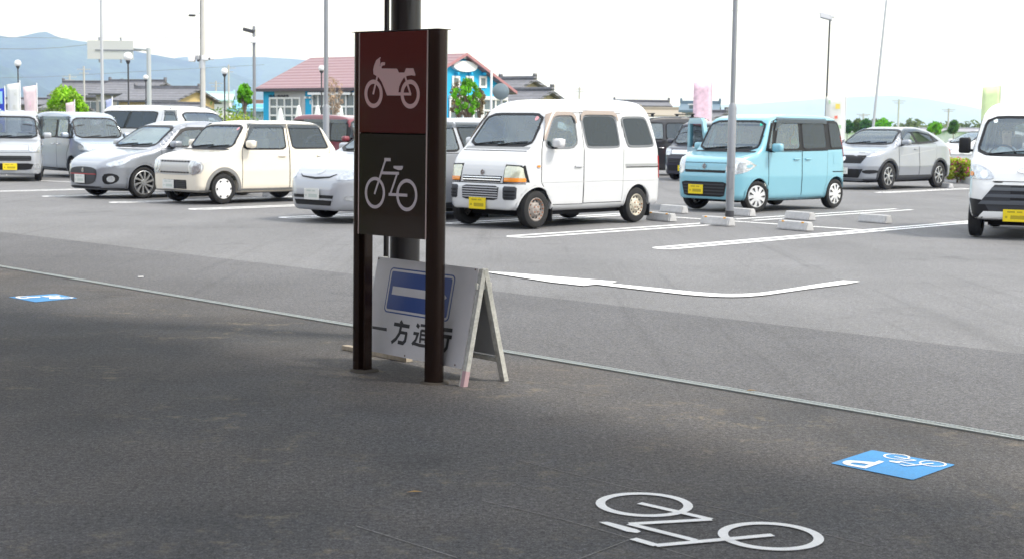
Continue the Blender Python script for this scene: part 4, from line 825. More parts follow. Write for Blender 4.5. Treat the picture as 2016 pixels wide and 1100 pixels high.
# --- silver minivan partly behind the sign
wis = dict(L=4.55, H=1.59, gc=.18, xw=(.90, 3.65), rw=.31, rr=.215, ra=.36, yw=.75, paint=SLV2, fw=1.15, belt=1.02, k=.13, corner=(.36, .8, .14, .5), lip=.016,
  top=[(.08, .16), (0, .22), (-.02, .42), (.02, .62), (.10, .72), (.45, .87), (.9, .98), (1.10, 1.03), (1.5, 1.28), (1.85, 1.47), (2.2, 1.56), (2.9, 1.59), (3.6, 1.56), (4.15, 1.46), (4.35, 1.15), (4.52, .95), (4.55, .7), (4.54, .25), (4.48, .18)],
  wz=[(.15, .80), (.32, .845), (.60, .86), (1.02, .83), (1.45, .66), (1.60, .60)],
  ws=[(-.70, 1.045), (.70, 1.045), (.57, 1.47), (-.57, 1.47)],
  side=[([(1.45, 1.05), (1.78, 1.30), (2.0, 1.42), (2.26, 1.44), (2.28, 1.06)], GLASS), ([(2.40, 1.06), (2.35, 1.445), (3.1, 1.45), (3.15, 1.07)], TINT), ([(3.25, 1.07), (3.22, 1.44), (3.8, 1.42), (4.05, 1.12)], TINT)],
  doors=[[(1.25, 1.02), (1.28, .27), (2.33, .27), (2.34, 1.02)], [(2.36, 1.02), (2.35, .27), (3.1, .27), (3.3, .6), (3.35, 1.03)]],
  visors=[[(1.95, 1.34), (2.0, 1.48), (2.29, 1.49), (2.29, 1.41), (2.03, 1.40)], [(2.33, 1.42), (2.33, 1.49), (3.14, 1.495), (3.14, 1.42)]],
  sidef=[('sill', [(1.27, .26), (3.27, .26), (3.27, .19), (1.27, .19)], .008, DGR)], handles=[(2.2, .88), (3.0, .88)], mirror=(1.52, 1.06, (.17, .2, .13)),
  front=[('upper_grille', [(-.40, .715), (-.30, .665), (0, .64), (.30, .665), (.40, .715), (.30, .68), (0, .665), (-.30, .68)], .010, BLK, False), ('lower_grille', [(-.44, .41), (.44, .41), (.38, .26), (-.38, .26)], .006, BLK, False), *slats(-.42, .42, .30, .40, 1, SLV2, .016, th=.25), ('headlight', chaikin([(.44, .64), (.48, .74), (.62, .80), (.78, .82), (.76, .70), (.62, .63)], 1), .008, LAMP, True), ('fog_lamp', R4(.58, .34, .74, .41, .03), .008, LAMP, True), ('badge', circ((0, .745), .055, 20, .035), .012, CHR, False)],
  rear=[('tail_lamp', R4(.6, .8, .8, 1.05), .012, REDL, True)], plate=(0, .42, WPL), rims=('alloy2', 'alloy2'))
# --- silver crossover
hrv = dict(L=4.30, H=1.605, gc=.22, xw=(.80, 3.42), rw=.345, rr=.225, ra=.40, yw=.78, paint=SLV, fw=1.10, belt=1.13, k=.13, corner=(.36, .8, .20, .6), lip=.05, clad=DGR,
  top=[(.08, .20), (0, .26), (-.02, .5), (0, .72), (.08, .86), (.45, .98), (.9, 1.07), (1.12, 1.12), (1.45, 1.34), (1.80, 1.51), (2.2, 1.595), (2.7, 1.60), (3.2, 1.53), (3.65, 1.36), (3.95, 1.12), (4.20, 1.02), (4.29, .80), (4.28, .35), (4.2, .24)],
  wz=[(.15, .82), (.32, .86), (.60, .885), (1.10, .85), (1.50, .63), (1.62, .58)],
  ws=[(-.72, 1.14), (.72, 1.14), (.57, 1.52), (-.57, 1.52)],
  side=[([(1.42, 1.155), (1.66, 1.33), (1.90, 1.45), (2.14, 1.475), (2.22, 1.175)], GLASS), ([(2.28, 1.18), (2.21, 1.475), (2.6, 1.475), (3.05, 1.40), (3.18, 1.22)], DTINT), ([(3.23, 1.23), (3.14, 1.375), (3.32, 1.31), (3.40, 1.25)], DTINT)],
  bands=[[(1.42, 1.145), (1.80, 1.44), (1.96, 1.51), (2.5, 1.515), (3.15, 1.42), (3.48, 1.24), (3.1, 1.19), (2.2, 1.15)]],
  doors=[[(1.27, 1.10), (1.28, .36), (2.30, .36), (2.28, 1.13)], [(2.31, 1.14), (2.33, .36), (2.92, .36), (3.02, .62), (3.2, .80), (3.26, 1.17)]],
  sidef=[('sill', [(1.22, .35), (3.02, .35), (3.02, .24), (1.22, .24)], .010, DGR), ('waist_crease', [(1.35, .86), (3.1, 1.02), (3.1, 1.012), (1.35, .852)], .006, mat('shade_silver', (.42, .43, .45), .4)), ('headlight', chaikin([(.03, .80), (.10, .90), (.35, .95), (.62, .985), (.45, .90), (.2, .82)], 1), .010, LAMP), ('fog_surround', chaikin([(.03, .50), (.35, .50), (.40, .44), (.2, .40), (.05, .41)], 1), .006, BLK), ('tail_lamp_side', chaikin([(3.98, 1.08), (4.12, 1.04), (4.25, .86), (4.12, .88)], 1), .012, REDL)],
  visors=[[(1.55, 1.30), (1.72, 1.44), (1.96, 1.53), (2.5, 1.535), (3.1, 1.44), (3.06, 1.39), (2.5, 1.46), (1.98, 1.44), (1.60, 1.27)]], handles=[(2.12, 1.02)], mirror=(1.42, 1.16, (.16, .22, .14)),
  front=[('grille', [(-.62, .86), (.62, .86), (.50, .66), (-.50, .66)], .008, BLK, False), ('lower_grille', [(-.55, .52), (.55, .52), (.45, .30), (-.45, .30)], .006, BLK, False), ('skid_lip', [(-.75, .27), (.75, .27), (.72, .22), (-.72, .22)], .012, DGR, False), ('badge', circ((0, .77), .06, 20), .014, CHR, False)],
  plate=(0, .47, WPL), rims=('alloy2', 'alloy2'))
# --- boxy tall wagon used for several kei cars
def tall(pc, bands=True, plate=YEL, **kw):
    d = dict(L=3.395, H=1.74, gc=.17, xw=(.62, 3.05), rw=.275, rr=.19, ra=.325, yw=.645, paint=pc, fw=.62, belt=1.02, k=.09, corner=(.14, .5, .05, .25), lip=.016,
      top=[(.04, .15), (0, .22), (-.01, .55), (.02, .80), (.10, .92), (.30, .99), (.48, 1.03), (.70, 1.33), (.86, 1.55), (1.0, 1.66), (1.4, 1.72), (2.2, 1.745), (2.95, 1.73), (3.18, 1.67), (3.27, 1.5), (3.37, 1.0), (3.395, .7), (3.385, .25), (3.34, .17)],
      wz=[(.15, .71), (.32, .73), (.62, .737), (1.04, .73), (1.58, .655), (1.76, .61)],
      ws=[(-.65, 1.045), (.65, 1.045), (.59, 1.57), (-.59, 1.57)], rw_=[(-.55, 1.05), (.55, 1.05), (.5, 1.58), (-.5, 1.58)],
      side=[([(.55, 1.06), (.74, 1.38), (.80, 1.50), (.72, 1.06)], GLASS), ([(.84, 1.06), (.88, 1.53), (1.52, 1.54), (1.52, 1.06)], GLASS), ([(1.62, 1.06), (1.62, 1.54), (2.62, 1.55), (2.62, 1.05)], TINT), ([(2.74, 1.05), (2.74, 1.56), (3.12, 1.55), (3.25, 1.10)], TINT)],
      doors=[[(.66, 1.02), (.93, .62), (.93, .25), (1.56, .25), (1.57, 1.04)], [(1.585, 1.04), (1.585, .25), (2.66, .25), (2.72, .50), (2.68, 1.04)]],
      visors=[[(.82, 1.47), (.84, 1.60), (2.66, 1.61), (2.66, 1.52), (.90, 1.51)]], sidef=[('sill', [(.98, .235), (2.7, .235), (2.7, .17), (.98, .17)], .01, DGR), ('slide_rail', R4(2.72, .80, 3.33, .815, .003), .008, SEAM)],
      handles=[(1.44, .88), (1.78, .88)], handle_mat=CHR, mirror=(.70, 1.08, (.14, .2, .14)),
      front=[('headlight', chaikin([(.44, .72), (.44, .90), (.70, .92), (.71, .74)], 1, .15), .010, LAMP, True), ('grille', R4(-.42, .76, .42, .88, .02), .006, CHR, False), ('upper_grille', R4(-.50, .50, .50, .62, .03), .006, BLK, False), *slats(-.48, .48, .51, .61, 2, DGR, .013), ('lower_grille', chaikin([(-.56, .44), (.56, .44), (.48, .28), (-.48, .28)], 1, .12), .006, BLK, False), ('fog_lamp', circ((.62, .36), .075, 16), .010, LAMP, True), ('bonnet_gap', rect(-.68, .70, .68, .708), .004, SEAM, False)],
      rear=[('tail_lamp', [(.62, 1.0), (.72, 1.0), (.72, .7), (.62, .7)], .012, REDL, True)], plate=(.0, .36, plate), rims=('alloy2', 'alloy2'), res=.034)
    if bands: d['bands'] = [[(.50, 1.045), (.82, 1.57), (1.0, 1.60), (3.15, 1.60), (3.28, 1.08), (2.6, 1.035)]]
    d.update(kw); return d
# --- long white van
hia = dict(L=4.84, H=2.02, gc=.2, xw=(.95, 3.65), rw=.33, rr=.21, ra=.40, yw=.80, paint=WHT2, fw=.55, belt=1.25, k=.14, corner=(.2, .5, .08, .3), lip=.016,
  top=[(.05, .18), (0, .28), (0, .75), (.06, .98), (.30, 1.18), (.46, 1.27), (.85, 1.68), (1.08, 1.87), (1.45, 1.97), (2.4, 2.02), (4.0, 2.02), (4.5, 1.99), (4.68, 1.85), (4.80, 1.2), (4.84, .7), (4.84, .28), (4.78, .2)],
  wz=[(.15, .88), (.4, .93), (.8, .94), (1.3, .92), (1.85, .78), (2.05, .70)], ws=[(-.80, 1.29), (.80, 1.29), (.69, 1.80), (-.69, 1.80)],
  side=[([(.88, 1.30), (1.02, 1.60), (1.14, 1.76), (1.22, 1.80), (1.58, 1.81), (1.58, 1.30)], GLASS), ([(2.02, 1.30), (1.90, 1.82), (4.55, 1.83), (4.62, 1.30)], DTINT)],
  visors=[[(1.02, 1.62), (1.14, 1.84), (1.62, 1.85), (1.60, 1.72), (1.16, 1.71)]], doors=[[(.80, 1.26), (.82, .40), (1.68, .40), (1.70, 1.86), (1.15, 1.86)]], sidef=[], handles=[(1.6, 1.05)], mirror=(.85, 1.3, (.16, .2, .24)),
  front=[('grille', R4(-.5, .7, .5, .9), .006, CHR, False), ('headlight', R4(.55, .72, .86, .95, .05), .008, LAMP, True)], plate=(0, .45, WPL), rims=('alloy2', 'alloy2'), res=.042)
# --- delivery van at right edge
hij = dict(L=3.395, H=1.89, gc=.26, xw=(.46, 2.9), rw=.275, rr=.165, ra=.335, yw=.64, paint=WHT2, fw=.42, belt=1.13, k=.10, corner=(.14, .4, .05, .25), lip=.016,
  top=[(.04, .25), (0, .30), (-.01, .60), (.01, .74), (.08, .98), (.25, 1.11), (.34, 1.15), (.56, 1.45), (.72, 1.68), (.88, 1.80), (1.3, 1.87), (2.6, 1.885), (3.05, 1.86), (3.2, 1.75), (3.36, 1.05), (3.395, .7), (3.395, .3), (3.35, .25)],
  wz=[(.2, .70), (.34, .725), (.60, .737), (1.12, .737), (1.70, .64), (1.9, .56)],
  ws=[(-.665, 1.13), (.665, 1.13), (.565, 1.66), (-.565, 1.66)], rw_=[(-.56, 1.1), (.56, 1.1), (.5, 1.62), (-.5, 1.62)],
  side=[([(.50, 1.14), (.72, 1.50), (.82, 1.62), (1.35, 1.63), (1.36, 1.14)], GLASS), ([(1.5, 1.15), (1.48, 1.64), (2.3, 1.64), (2.32, 1.16)], TINT), ([(2.42, 1.16), (2.4, 1.64), (3.02, 1.62), (3.15, 1.18)], TINT)],
  doors=[[(.46, 1.1), (.50, .7), (.80, .36), (1.42, .35), (1.42, 1.66), (.82, 1.66), (.5, 1.2)]], sidef=[], handles=[(1.28, .95)], mirror=(.55, 1.22, (.10, .16, .22)), mirror_mat=BLK,
  front=[('headlight', chaikin([(.74, .99), (.60, 1.01), (.44, .93), (.375, .82), (.50, .80), (.76, .82)], 1, .15), .008, LAMP, True), ('headlight_core', circ((.52, .87), .055, 18), .014, CHR, True), ('headlight_inner', circ((.68, .88), .03, 12), .014, ORG, True),
    ('grille', [(-.37, .735), (.37, .735), (.60, .44), (.52, .36), (-.52, .36), (-.60, .44)], .005, DGR, False), ('grille_bar', [(-.40, .70), (.40, .70), (.43, .655), (-.43, .655)], .018, mat('grille_bar_grey', (.085, .095, .11), .4), False), ('grille_bar', [(-.46, .61), (.46, .61), (.50, .565), (-.50, .565)], .018, MATS['grille_bar_grey'], False), ('grille_bar', [(-.53, .52), (.53, .52), (.57, .47), (-.57, .47)], .018, MATS['grille_bar_grey'], False), ('grille_opening', R4(-.16, .47, .16, .72, .01), .010, BLK, False), *slats(-.16, .16, .47, .72, 3, MATS['grille_bar_grey'], .02),
    ('bumper_corner', chaikin([(.76, .55), (.52, .53), (.42, .36), (.56, .25), (.76, .33)], 1, .1), .008, BLK, True), ('skid_plate', [(-.50, .375), (.50, .375), (.60, .26), (-.60, .26)], .012, WHT2, False), ('badge', circ((0, .93), .085, 24, .035), .012, CHR, False), ('bonnet_gap', rect(-.40, .778, .40, .786), .004, SEAM, False), ('air_slot', R4(.27, .765, .38, .775, .002), .008, SEAM, True)],
  plate=(.08, .325, YEL), rims=('steel2', 'steel2'), extra=[sticker(.46, 1.60, mat('pale_sticker', (.7, .8, .8), .5), .03)])

def put(fx, fy, phi, xw, ytrack=-.66):   # near front wheel contact pixel -> front centre on the ground
    g = G(fx, fy); a = R(phi); ex = Vector((math.cos(a), math.sin(a), 0)); ey = Vector((-math.sin(a), math.cos(a), 0)); return g-ex*xw-ey*ytrack
vehicle('kei_van', van, put(1050, 450, 48, .42), 48, 'old white small van with a rusty front wheel, grey bonnet grille and yellow plate', 'van')
r_spa, sh_spa = vehicle('tall_wagon', spa, put(1485, 418, 44.5, .61), 44.5, 'light blue boxy wagon with white hubcaps behind the grey lamp pole', 'car')
vehicle('retro_hatchback', lap, put(437, 402, 49.5, .54), 49.5, 'cream rounded retro hatchback with round headlights and grey wheel arches', 'car')
r_sw, sh_sw = vehicle('hatchback', swi, put(283, 391, 49.5, .80, -.80), 49.5, 'silver sporty hatchback with red grille trim and a sunshade in the windscreen', 'car')
g = G(642, 429); a = R(48.5); ex = Vector((math.cos(a), math.sin(a), 0)); ey = Vector((-math.sin(a), math.cos(a), 0))
vehicle('minivan', wis, g-ex*.9-ey*.74, 48.5, 'pale silver low minivan half hidden behind the brown sign', 'car')
vehicle('crossover', hrv, put(1748, 374, 46, .80, -.845), 46, 'silver crossover with tinted rear windows parked at the far right end of the lot', 'car')
vehicle('delivery_van', hij, put(1918, 465, 66, .46, .66), 66, 'white delivery van with black bumper corners and a driver, at the right edge', 'van', group='vehicles on the move')
vehicle('tall_wagon', tall(BSL, plate=WPL), Vector((-10.68, 38.89, 0)), 130, 'blue silver boxy wagon facing right behind the silver hatchback', 'car')
v_ = P(20, 350, 35.9); r_l, sh_l = vehicle('tall_wagon', tall(paint('grey_silver_car_paint', (.42, .44, .47), .35)), Vector((v_.x, 35.9, 0)), 107, 'grey silver wagon with a yellow plate facing the camera, cut off by the left edge', 'car')
f_ = P(350, 240, 44.5); a = R(143); ex = Vector((math.cos(a), math.sin(a), 0)); ey = Vector((-math.sin(a), math.cos(a), 0)); q = Vector((f_.x, 44.5, 0))-ex*.9-ey*.90
vehicle('long_van', hia, q, 143, 'large white passenger van with long dark side windows behind the silver cars', 'van')
v_ = P(1332, 300, 42.5); vehicle('tall_wagon', tall(NVY), Vector((v_.x+.2, 42.5, 0)), 52, 'dark navy wagon showing one headlight between the white van and the light blue wagon', 'car')
v_ = P(1290, 300, 48); r_b, sh_b = vehicle('black_wagon', tall(BKP, H=1.9, plate=WPL, res=.045, top=[(a, c*1.085) for a, c in tall(BKP)['top']], wz=[(a*1.085, c*1.1) for a, c in tall(BKP)['wz']], side=[([(x, z*1.085) for x, z in p], m) for p, m in tall(BKP)['side']], ws=[(y, z*1.085) for y, z in tall(BKP)['ws']], rw_=[(y, z*1.085) for y, z in tall(BKP)['rw_']], bands=[], visors=[], doors=[]), Vector((v_.x-1.5, 47.6, 0)), 18, 'black wagon with roof bars behind the white van and the navy wagon', 'car')
b = MB(); 
for xx in (1.2, 2.6): b.box((xx, 0, 1.97), (.06, 1.5, .035), bev=.01); b.box((xx, -.6, 1.92), (.08, .06, .12)); b.box((xx, .6, 1.92), (.08, .06, .12))
b.build('roof_rack', BLK, r_b)
v_ = P(770, 300, 38.5); vehicle('tall_wagon', tall(REDP, side=[(p, DTINT) for p, m in tall(REDP)['side']]), Vector((v_.x, 38.0, 0)), 136, 'dark red wagon seen between the cream car and the brown sign', 'car')
v_ = P(1862, 300, 47); vehicle('white_crossover', dict(hrv, paint=WHT2, visors=[], res=.045), Vector((v_.x, 49.2, 0)), 12, 'white car on the road behind the guard rail and flowering hedge', 'car', group='vehicles on the move')
# opened far door of the light blue wagon
b = MB(); dpl = [(-.02, .25), (-.02, 1.05), (.10, 1.38), (.20, 1.60), (.30, 1.66), (.86, 1.66), (.95, 1.56), (.95, .25)]; din = [(.10, 1.12), (.26, 1.55), (.84, 1.55), (.84, 1.12)]
hx, hy = 1.02, .735; ang = R(60); exd = Vector((math.cos(ang), math.sin(ang), 0)); fd = (Vector((hx, hy, 0)), exd, Vector((0, 0, 1)), exd.cross(Vector((0, 0, 1))))
for p in ([(-.02, .25), (.95, .25), (.95, 1.12), (-.02, 1.08)], [(.95, 1.12), (.95, 1.56), (.86, 1.66), (.84, 1.55), (.84, 1.12)], [(.86, 1.66), (.30, 1.66), (.20, 1.60), (.26, 1.55), (.84, 1.55)], [(-.02, 1.08), (.10, 1.12), (.26, 1.55), (.20, 1.60), (.10, 1.38)]): b.prism(p, fd, -.035, .035)
od = b.build('open_door', SBL, r_spa); b = MB(); b.prism(din, fd, -.004, .004); b.build('door_glass', GLASS, od)
# sunshade inside the silver hatchback, roof box on the far left wagon
sw2 = Shell(dict(swi)); 
b = MB(); b.add([(1.30, -.62, 1.02), (1.30, .62, 1.02), (1.80, .50, 1.33), (1.80, -.50, 1.33), (1.29, -.62, 1.03), (1.29, .62, 1.03), (1.79, .50, 1.34), (1.79, -.50, 1.34)], [(0, 1, 2, 3), (4, 5, 6, 7), (0, 1, 5, 4), (1, 2, 6, 5), (2, 3, 7, 6), (3, 0, 4, 7)]); b.build('sun_shade', mat('silver_foil', (.75, .78, .75), .3, .3, var=.15, vs=6), r_sw)
b = MB(); b.box((1.3, .50, 1.90), (.9, .50, .16), bev=.07); b.box((1.3, .50, 1.79), (.6, .3, .12)); b.build('roof_box', DGR, r_l, smooth=True)

# driver of the delivery van
SKIN = mat('skin', (.52, .33, .25), .5); HAIR = mat('dark_hair', (.03, .025, .022), .7); SHIRT = mat('light_shirt', (.62, .64, .70), .8, var=.2, vs=12)
dv = bpy.data.objects['delivery_van']; Mv = Matrix.Translation(dv.location) @ Matrix.Rotation(R(66), 4, 'Z')
def body(name, joints, edges, m, parent, lev=2):
    me = bpy.data.meshes.new(name); me.from_pydata([j[0] for j in joints], edges, []); o = bpy.data.objects.new(name, me); link(o, parent); me.materials.append(m)
    bm = bmesh.new(); bm.from_mesh(me); ly = bm.verts.layers.skin.verify(); bm.verts.ensure_lookup_table()
    for i, j in enumerate(joints): bm.verts[i][ly].radius = j[1]; bm.verts[i][ly].use_root = (i == 0)
    bm.to_mesh(me); bm.free(); s = o.modifiers.new('skin', 'SKIN'); s.use_smooth_shade = True; u_ = o.modifiers.new('sub', 'SUBSURF'); u_.levels = lev; u_.render_levels = lev; return o
pr = empty('person', Mv@Vector((1.12, .34, .42)), R(66), 'driver in a light shirt sitting at the wheel of the white delivery van', 'person')
J = [((0, 0, .26), (.16, .15)), ((-.02, 0, .48), (.15, .13)), ((-.05, 0, .70), (.16, .11)), ((-.07, 0, .82), (.07, .06)), ((-.09, 0, .90), (.055, .055)), ((-.10, 0, .99), (.082, .098)), ((-.10, 0, 1.07), (.078, .092)),
     ((-.05, .19, .74), (.06, .06)), ((-.20, .26, .56), (.045, .045)), ((-.42, .17, .66), (.032, .032)), ((-.50, .13, .70), (.025, .035)), ((-.05, -.19, .74), (.06, .06)), ((-.20, -.26, .56), (.045, .045)), ((-.42, -.15, .66), (.032, .032)), ((-.50, -.11, .70), (.025, .035)),
     ((-.15, .10, .22), (.085, .085)), ((-.55, .12, .26), (.06, .06)), ((-.62, .12, -.05), (.045, .045)), ((-.15, -.10, .22), (.085, .085)), ((-.55, -.12, .26), (.06, .06)), ((-.62, -.12, -.05), (.045, .045))]
body('body', J, [(0, 1), (1, 2), (2, 3), (3, 4), (4, 5), (5, 6), (2, 7), (7, 8), (8, 9), (9, 10), (2, 11), (11, 12), (12, 13), (13, 14), (0, 15), (15, 16), (16, 17), (0, 18), (18, 19), (19, 20)], SKIN, pr)
b = MB(); b.lathe([(.19, .28), (.185, .5), (.205, .66), (.19, .76), (.09, .83)], (-.03, 0, 0), 20, cap=False)
for s_ in (-1, 1): b.tube([(-.05, s_*.17, .75), (-.10, s_*.23, .68), (-.18, s_*.27, .58)], .075, 12)
b.build('shirt', SHIRT, pr, smooth=True, ang=80)
b = MB(); bm = bmesh.new(); bmesh.ops.create_uvsphere(bm, u_segments=20, v_segments=12, radius=.108); 
vs = [v.co+Vector((-.088, 0, 1.055)) for v in bm.verts]; bm.verts.index_update(); fsx = [[v.index for v in f.verts] for f in bm.faces if f.calc_center_median().z > .01 or f.calc_center_median().x > .03]; b.add(vs, fsx); b.build('hair', HAIR, pr, smooth=True); bm.free()
b = MB(); b.box((-.196, 0, 1.0), (.03, .024, .045), bev=.008); b.box((-.187, 0, .955), (.012, .045, .010), bev=.004, m=1)
for s_ in (-1, 1): b.box((-.185, s_*.034, 1.028), (.012, .026, .010), bev=.003, m=2); b.box((-.10, s_*.10, 1.01), (.035, .016, .055), bev=.006)
b.build('face', [SKIN, mat('lips', (.40, .18, .15), .5), HAIR], pr)
for s_ in (-1, 1):
    b = MB()
    for k in range(4): b.tube([(-.505+.004*k, s_*.12+(k-1.5)*.019, .705), (-.545, s_*.12+(k-1.5)*.020, .715), (-.560, s_*.12+(k-1.5)*.020, .69-.004*k), (-.545, s_*.12+(k-1.5)*.019, .67)], .009, 8, r2=.007)
    b.tube([(-.50, s_*.08, .69), (-.525, s_*.065, .705), (-.55, s_*.07, .715)], .010, 8, r2=.008); b.build('fingers', SKIN, pr, smooth=True)

# ------------------------------------------------------------------ wheel stops
CON = mat('pale_concrete', (.50, .50, .50), .8, var=.12, vs=12, bs=80, speck=.08, bump=.3); REF = mat('amber_reflector', (.85, .40, .02), .3)
def wstop(pa, pb, label, refl=True, flip=1):
    a, c = G(*pa), G(*pb); t = c-a; ln = .60; m = (a+c)/2; m.z = 0; o = empty('wheel_stop', m, math.atan2(t.y, t.x), label, 'wheel stop', 'concrete wheel stops')
    b = MB(); fr = (Vector((-ln/2, 0, 0)), Vector((0, 1, 0)), Vector((0, 0, 1)), Vector((1, 0, 0)))
    b.prism([(-.085, 0), (.085, 0), (.085, .02), (.055*flip if flip > 0 else .085, .115), (.045, .125), (-.045, .125), (-.055 if flip > 0 else -.082, .115), (-.085, .02)], fr, .02, ln-.02); b.build('block', CON, o)
    b = MB(); b.prism([(-.075, .005), (.075, .005), (.045, .11), (-.045, .11)], fr, 0, ln); b.build('end_chamfer', CON, o)
    if refl:
        for s_ in (-.2, .2): b = MB(); b.box((s_, -.052, .112), (.05, .012, .03), bev=.003); b.build('reflector', REF, o)
for pa, pb, lab, rf in [((1275, 432), (1329, 437), 'concrete wheel stop with amber reflectors just behind the rear wheel of the white van', True), ((1376, 440), (1450, 446), 'concrete wheel stop with amber reflectors at the foot of the grey lamp pole', True),
                        ((1526, 449), (1606, 456), 'nearest concrete wheel stop with amber reflectors beside the double bay line', True), ((1296, 416), (1358, 421), 'plain concrete wheel stop in front of the left front wheel of the light blue wagon', False),
                        ((1426, 422), (1490, 427), 'plain concrete wheel stop against the front wheel of the light blue wagon nearest the camera', False), ((1540, 429), (1610, 435), 'plain concrete wheel stop just behind the nearest one with amber reflectors', False),
                        ((1686, 435), (1760, 441), 'rightmost concrete wheel stop, alone on the open asphalt left of the delivery van', False), ((1846, 369), (1874, 371), 'concrete wheel stop behind the rear wheel of the silver crossover', False), ((520, 386), (552, 389), 'concrete wheel stop under the rear of the cream car', False)]:
    wstop(pa, pb, lab, rf)

# ------------------------------------------------------------------ poles and lamps
GP = mat('grey_pole_paint', (.27, .28, .30), .4, .5, var=.05); LGP = mat('galvanised_pole', (.50, .52, .54), .45, .35); CP = mat('concrete_pole', (.50, .49, .46), .8, var=.08, vs=2); DP = mat('dark_pole', (.05, .05, .055), .5); GLOBE = mat('white_globe', (.88, .88, .88), .25, coat=.5)
def pole(name, px, py, Y, H_, r, label, cat, m, r2=None, parts=None, group=None, lean=0):
    p = P(px, py, Y); o = empty(name, (p.x, p.y, 0), 0, label, cat, group); b = MB(); b.tube([(0, 0, 0), (lean*.5, 0, H_*.5), (lean, 0, H_)], r, 14, r2=r2 or r); b.build('pole', m, o, smooth=True)
    if parts: parts(o)
    return o
def lower(r, h):
    def f(o): MB().lathe([(r, 0), (r, h-.06), (r*.62, h+.03)], n=24).build('lower_sleeve', GP, o, smooth=True); MB().lathe([(r+.004, .0), (r+.004, .10)], n=24).build('base_band', DP, o, smooth=True)
    return f
g = G(1437, 427); Yp = g.y; k = Yp/FPX
def mainp(o):
    lower(.070, (427-208)*k)(o); MB().lathe([(.073, (427-382)*k), (.073, (427-378)*k)], n=24).build('joint_ring', GP, o); MB().lathe([(.073, (427-330)*k), (.073, (427-328)*k)], n=24).build('joint_ring', GP, o)
    b = MB(); b.box((0, -.070, (427-355)*k), (.07, .012, .30), bev=.004); b.build('service_hatch', GP, o)
pole('lamp_pole', 1437, 400, Yp, 8, .041, 'thick grey steel lamp pole with a wider sleeve before the light blue wagon', 'lamp pole', GP, parts=mainp)
pole('lamp_pole', 642, 240, 36, 9, .053, 'tall grey steel pole with a wider sleeve behind the rear of the cream car', 'lamp pole', GP, parts=lower(.078, P(642, 208, 36).z))
def flood(o):
    z = P(498, 60, 60).z; b = MB(); b.box((-.20, 0, z-.02), (.46, .34, .14), bev=.03, rot=Matrix.Rotation(R(14), 3, 'Y')); b.box((-.02, 0, z-.02), (.16, .1, .1), bev=.02); b.build('lamp_head', DP, o)
    b = MB(); b.box((.0, -.1, P(498, 80, 60).z), (.3, .22, .24), bev=.03); b.build('control_box', GLOBE, o)
pole('floodlight_pole', 501, 240, 60, P(498, 52, 60).z, .062, 'grey pole with a dark floodlight and white box left of the pink roofed cafe', 'floodlight', GP, parts=flood)
def sq(o):
    z = P(1620, 33, 52).z; b = MB(); b.box((-.10, 0, z), (.42, .5, .06), bev=.015, rot=Matrix.Rotation(R(14), 3, 'Y') @ Matrix.Rotation(R(25), 3, 'X')); b.build('lamp_head', mat('lamp_head_grey', (.30, .31, .33), .5), o); b = MB(); b.box((.14, 0, z-.02), (.16, .08, .06), bev=.015); b.build('bracket', LGP, o)
pole('floodlight_pole', 1625, 220, 52, P(1630, 38, 52).z, .032, 'slim dark pole with a flat square lamp head above the light blue wagon', 'floodlight', DP, parts=sq, lean=.05)
for px, py, Y, lab, rr in ((35, 125, 62, 'far left globe lamp on a dark post in front of the mountains', .14), (252, 112, 50, 'globe lamp on a dark post in front of the road sign gantry', .15), (287, 153, 66, 'white globe lamp beside the gantry pole', .115), (442, 141, 52, 'globe lamp on a dark post behind the windscreen of the long white van', .115), (633, 135, 56, 'globe lamp on a dark post before the pink roof of the cafe', .115)):
    z = P(px, py, Y).z
    def glb(o, z=z, rr=rr): MB().lathe([(.001, -rr*1.0)]+[(rr*math.cos(R(t)), rr*math.sin(R(t))) for t in range(-70, 90, 14)]+[(.001, rr)], (0, 0, z), 20).build('globe', GLOBE, o, smooth=True); MB().lathe([(.03, z-rr*1.7), (.07, z-rr*1.2), (.08, z-rr*.8)], n=16).build('collar', DP, o)
    pole('globe_lamp', px, py, Y, z-rr*1.3, .027, lab, 'street lamp', DP, parts=glb, group='globe street lamps')
# utility pole with boxes
def util(o):
    Y = 48
    def bx(px, py, d, m, nm): p = P(px, py, Y)-o.location; b = MB(); b.box(p, d, bev=.04); b.build(nm, m, o)
    bx(378, 114, (.20, .3, .26), GLOBE, 'white_box'); bx(390, 114, (.12, .2, .16), mat('mid_grey_box', (.35, .36, .38), .5), 'speaker'); bx(391, 120, (.1, .15, .06), DP, 'bracket'); bx(404, 115, (.2, .22, .16), GLOBE, 'white_box'); bx(417, 115, (.10, .2, .12), GLOBE, 'white_box'); bx(413, 116, (.08, .1, .08), DP, 'bracket')
    b = MB(); z = P(400, 116, Y).z; b.box((0, 0, z), (.66, .06, .05)); b.build('cross_arm', LGP, o); zz = P(378, 31, Y); b = MB(); b.tube([(0, 0, zz.z+.1), (zz.x-o.location.x, 0, zz.z)], .012, 6); b.build('lamp_arm', LGP, o); bx(378, 31, (.22, .18, .07), DP, 'lamp_head')
    b = MB(); b.tube([(-.06, -.06, 0), (-.03, -.05, 9)], .010, 6); b.build('cable', DP, o)
    MB().lathe([(.098, P(398, 120, Y).z-.25), (.10, P(398, 120, Y).z)], n=20).build('band', LGP, o)
pole('utility_pole', 399, 205, 48, 10, .095, 'concrete utility pole with white boxes and speakers behind the long white van', 'utility pole', CP, r2=.055, parts=util, lean=.03)
pole('flag_pole', 202, 205, 46, 9, .052, 'tall thin white pole in front of the road sign', 'pole', LGP, r2=.035)
pole('flag_pole', 967, 200, 50, 9, .045, 'thin white pole in front of the turquoise gable of the cafe', 'pole', GLOBE, r2=.03)
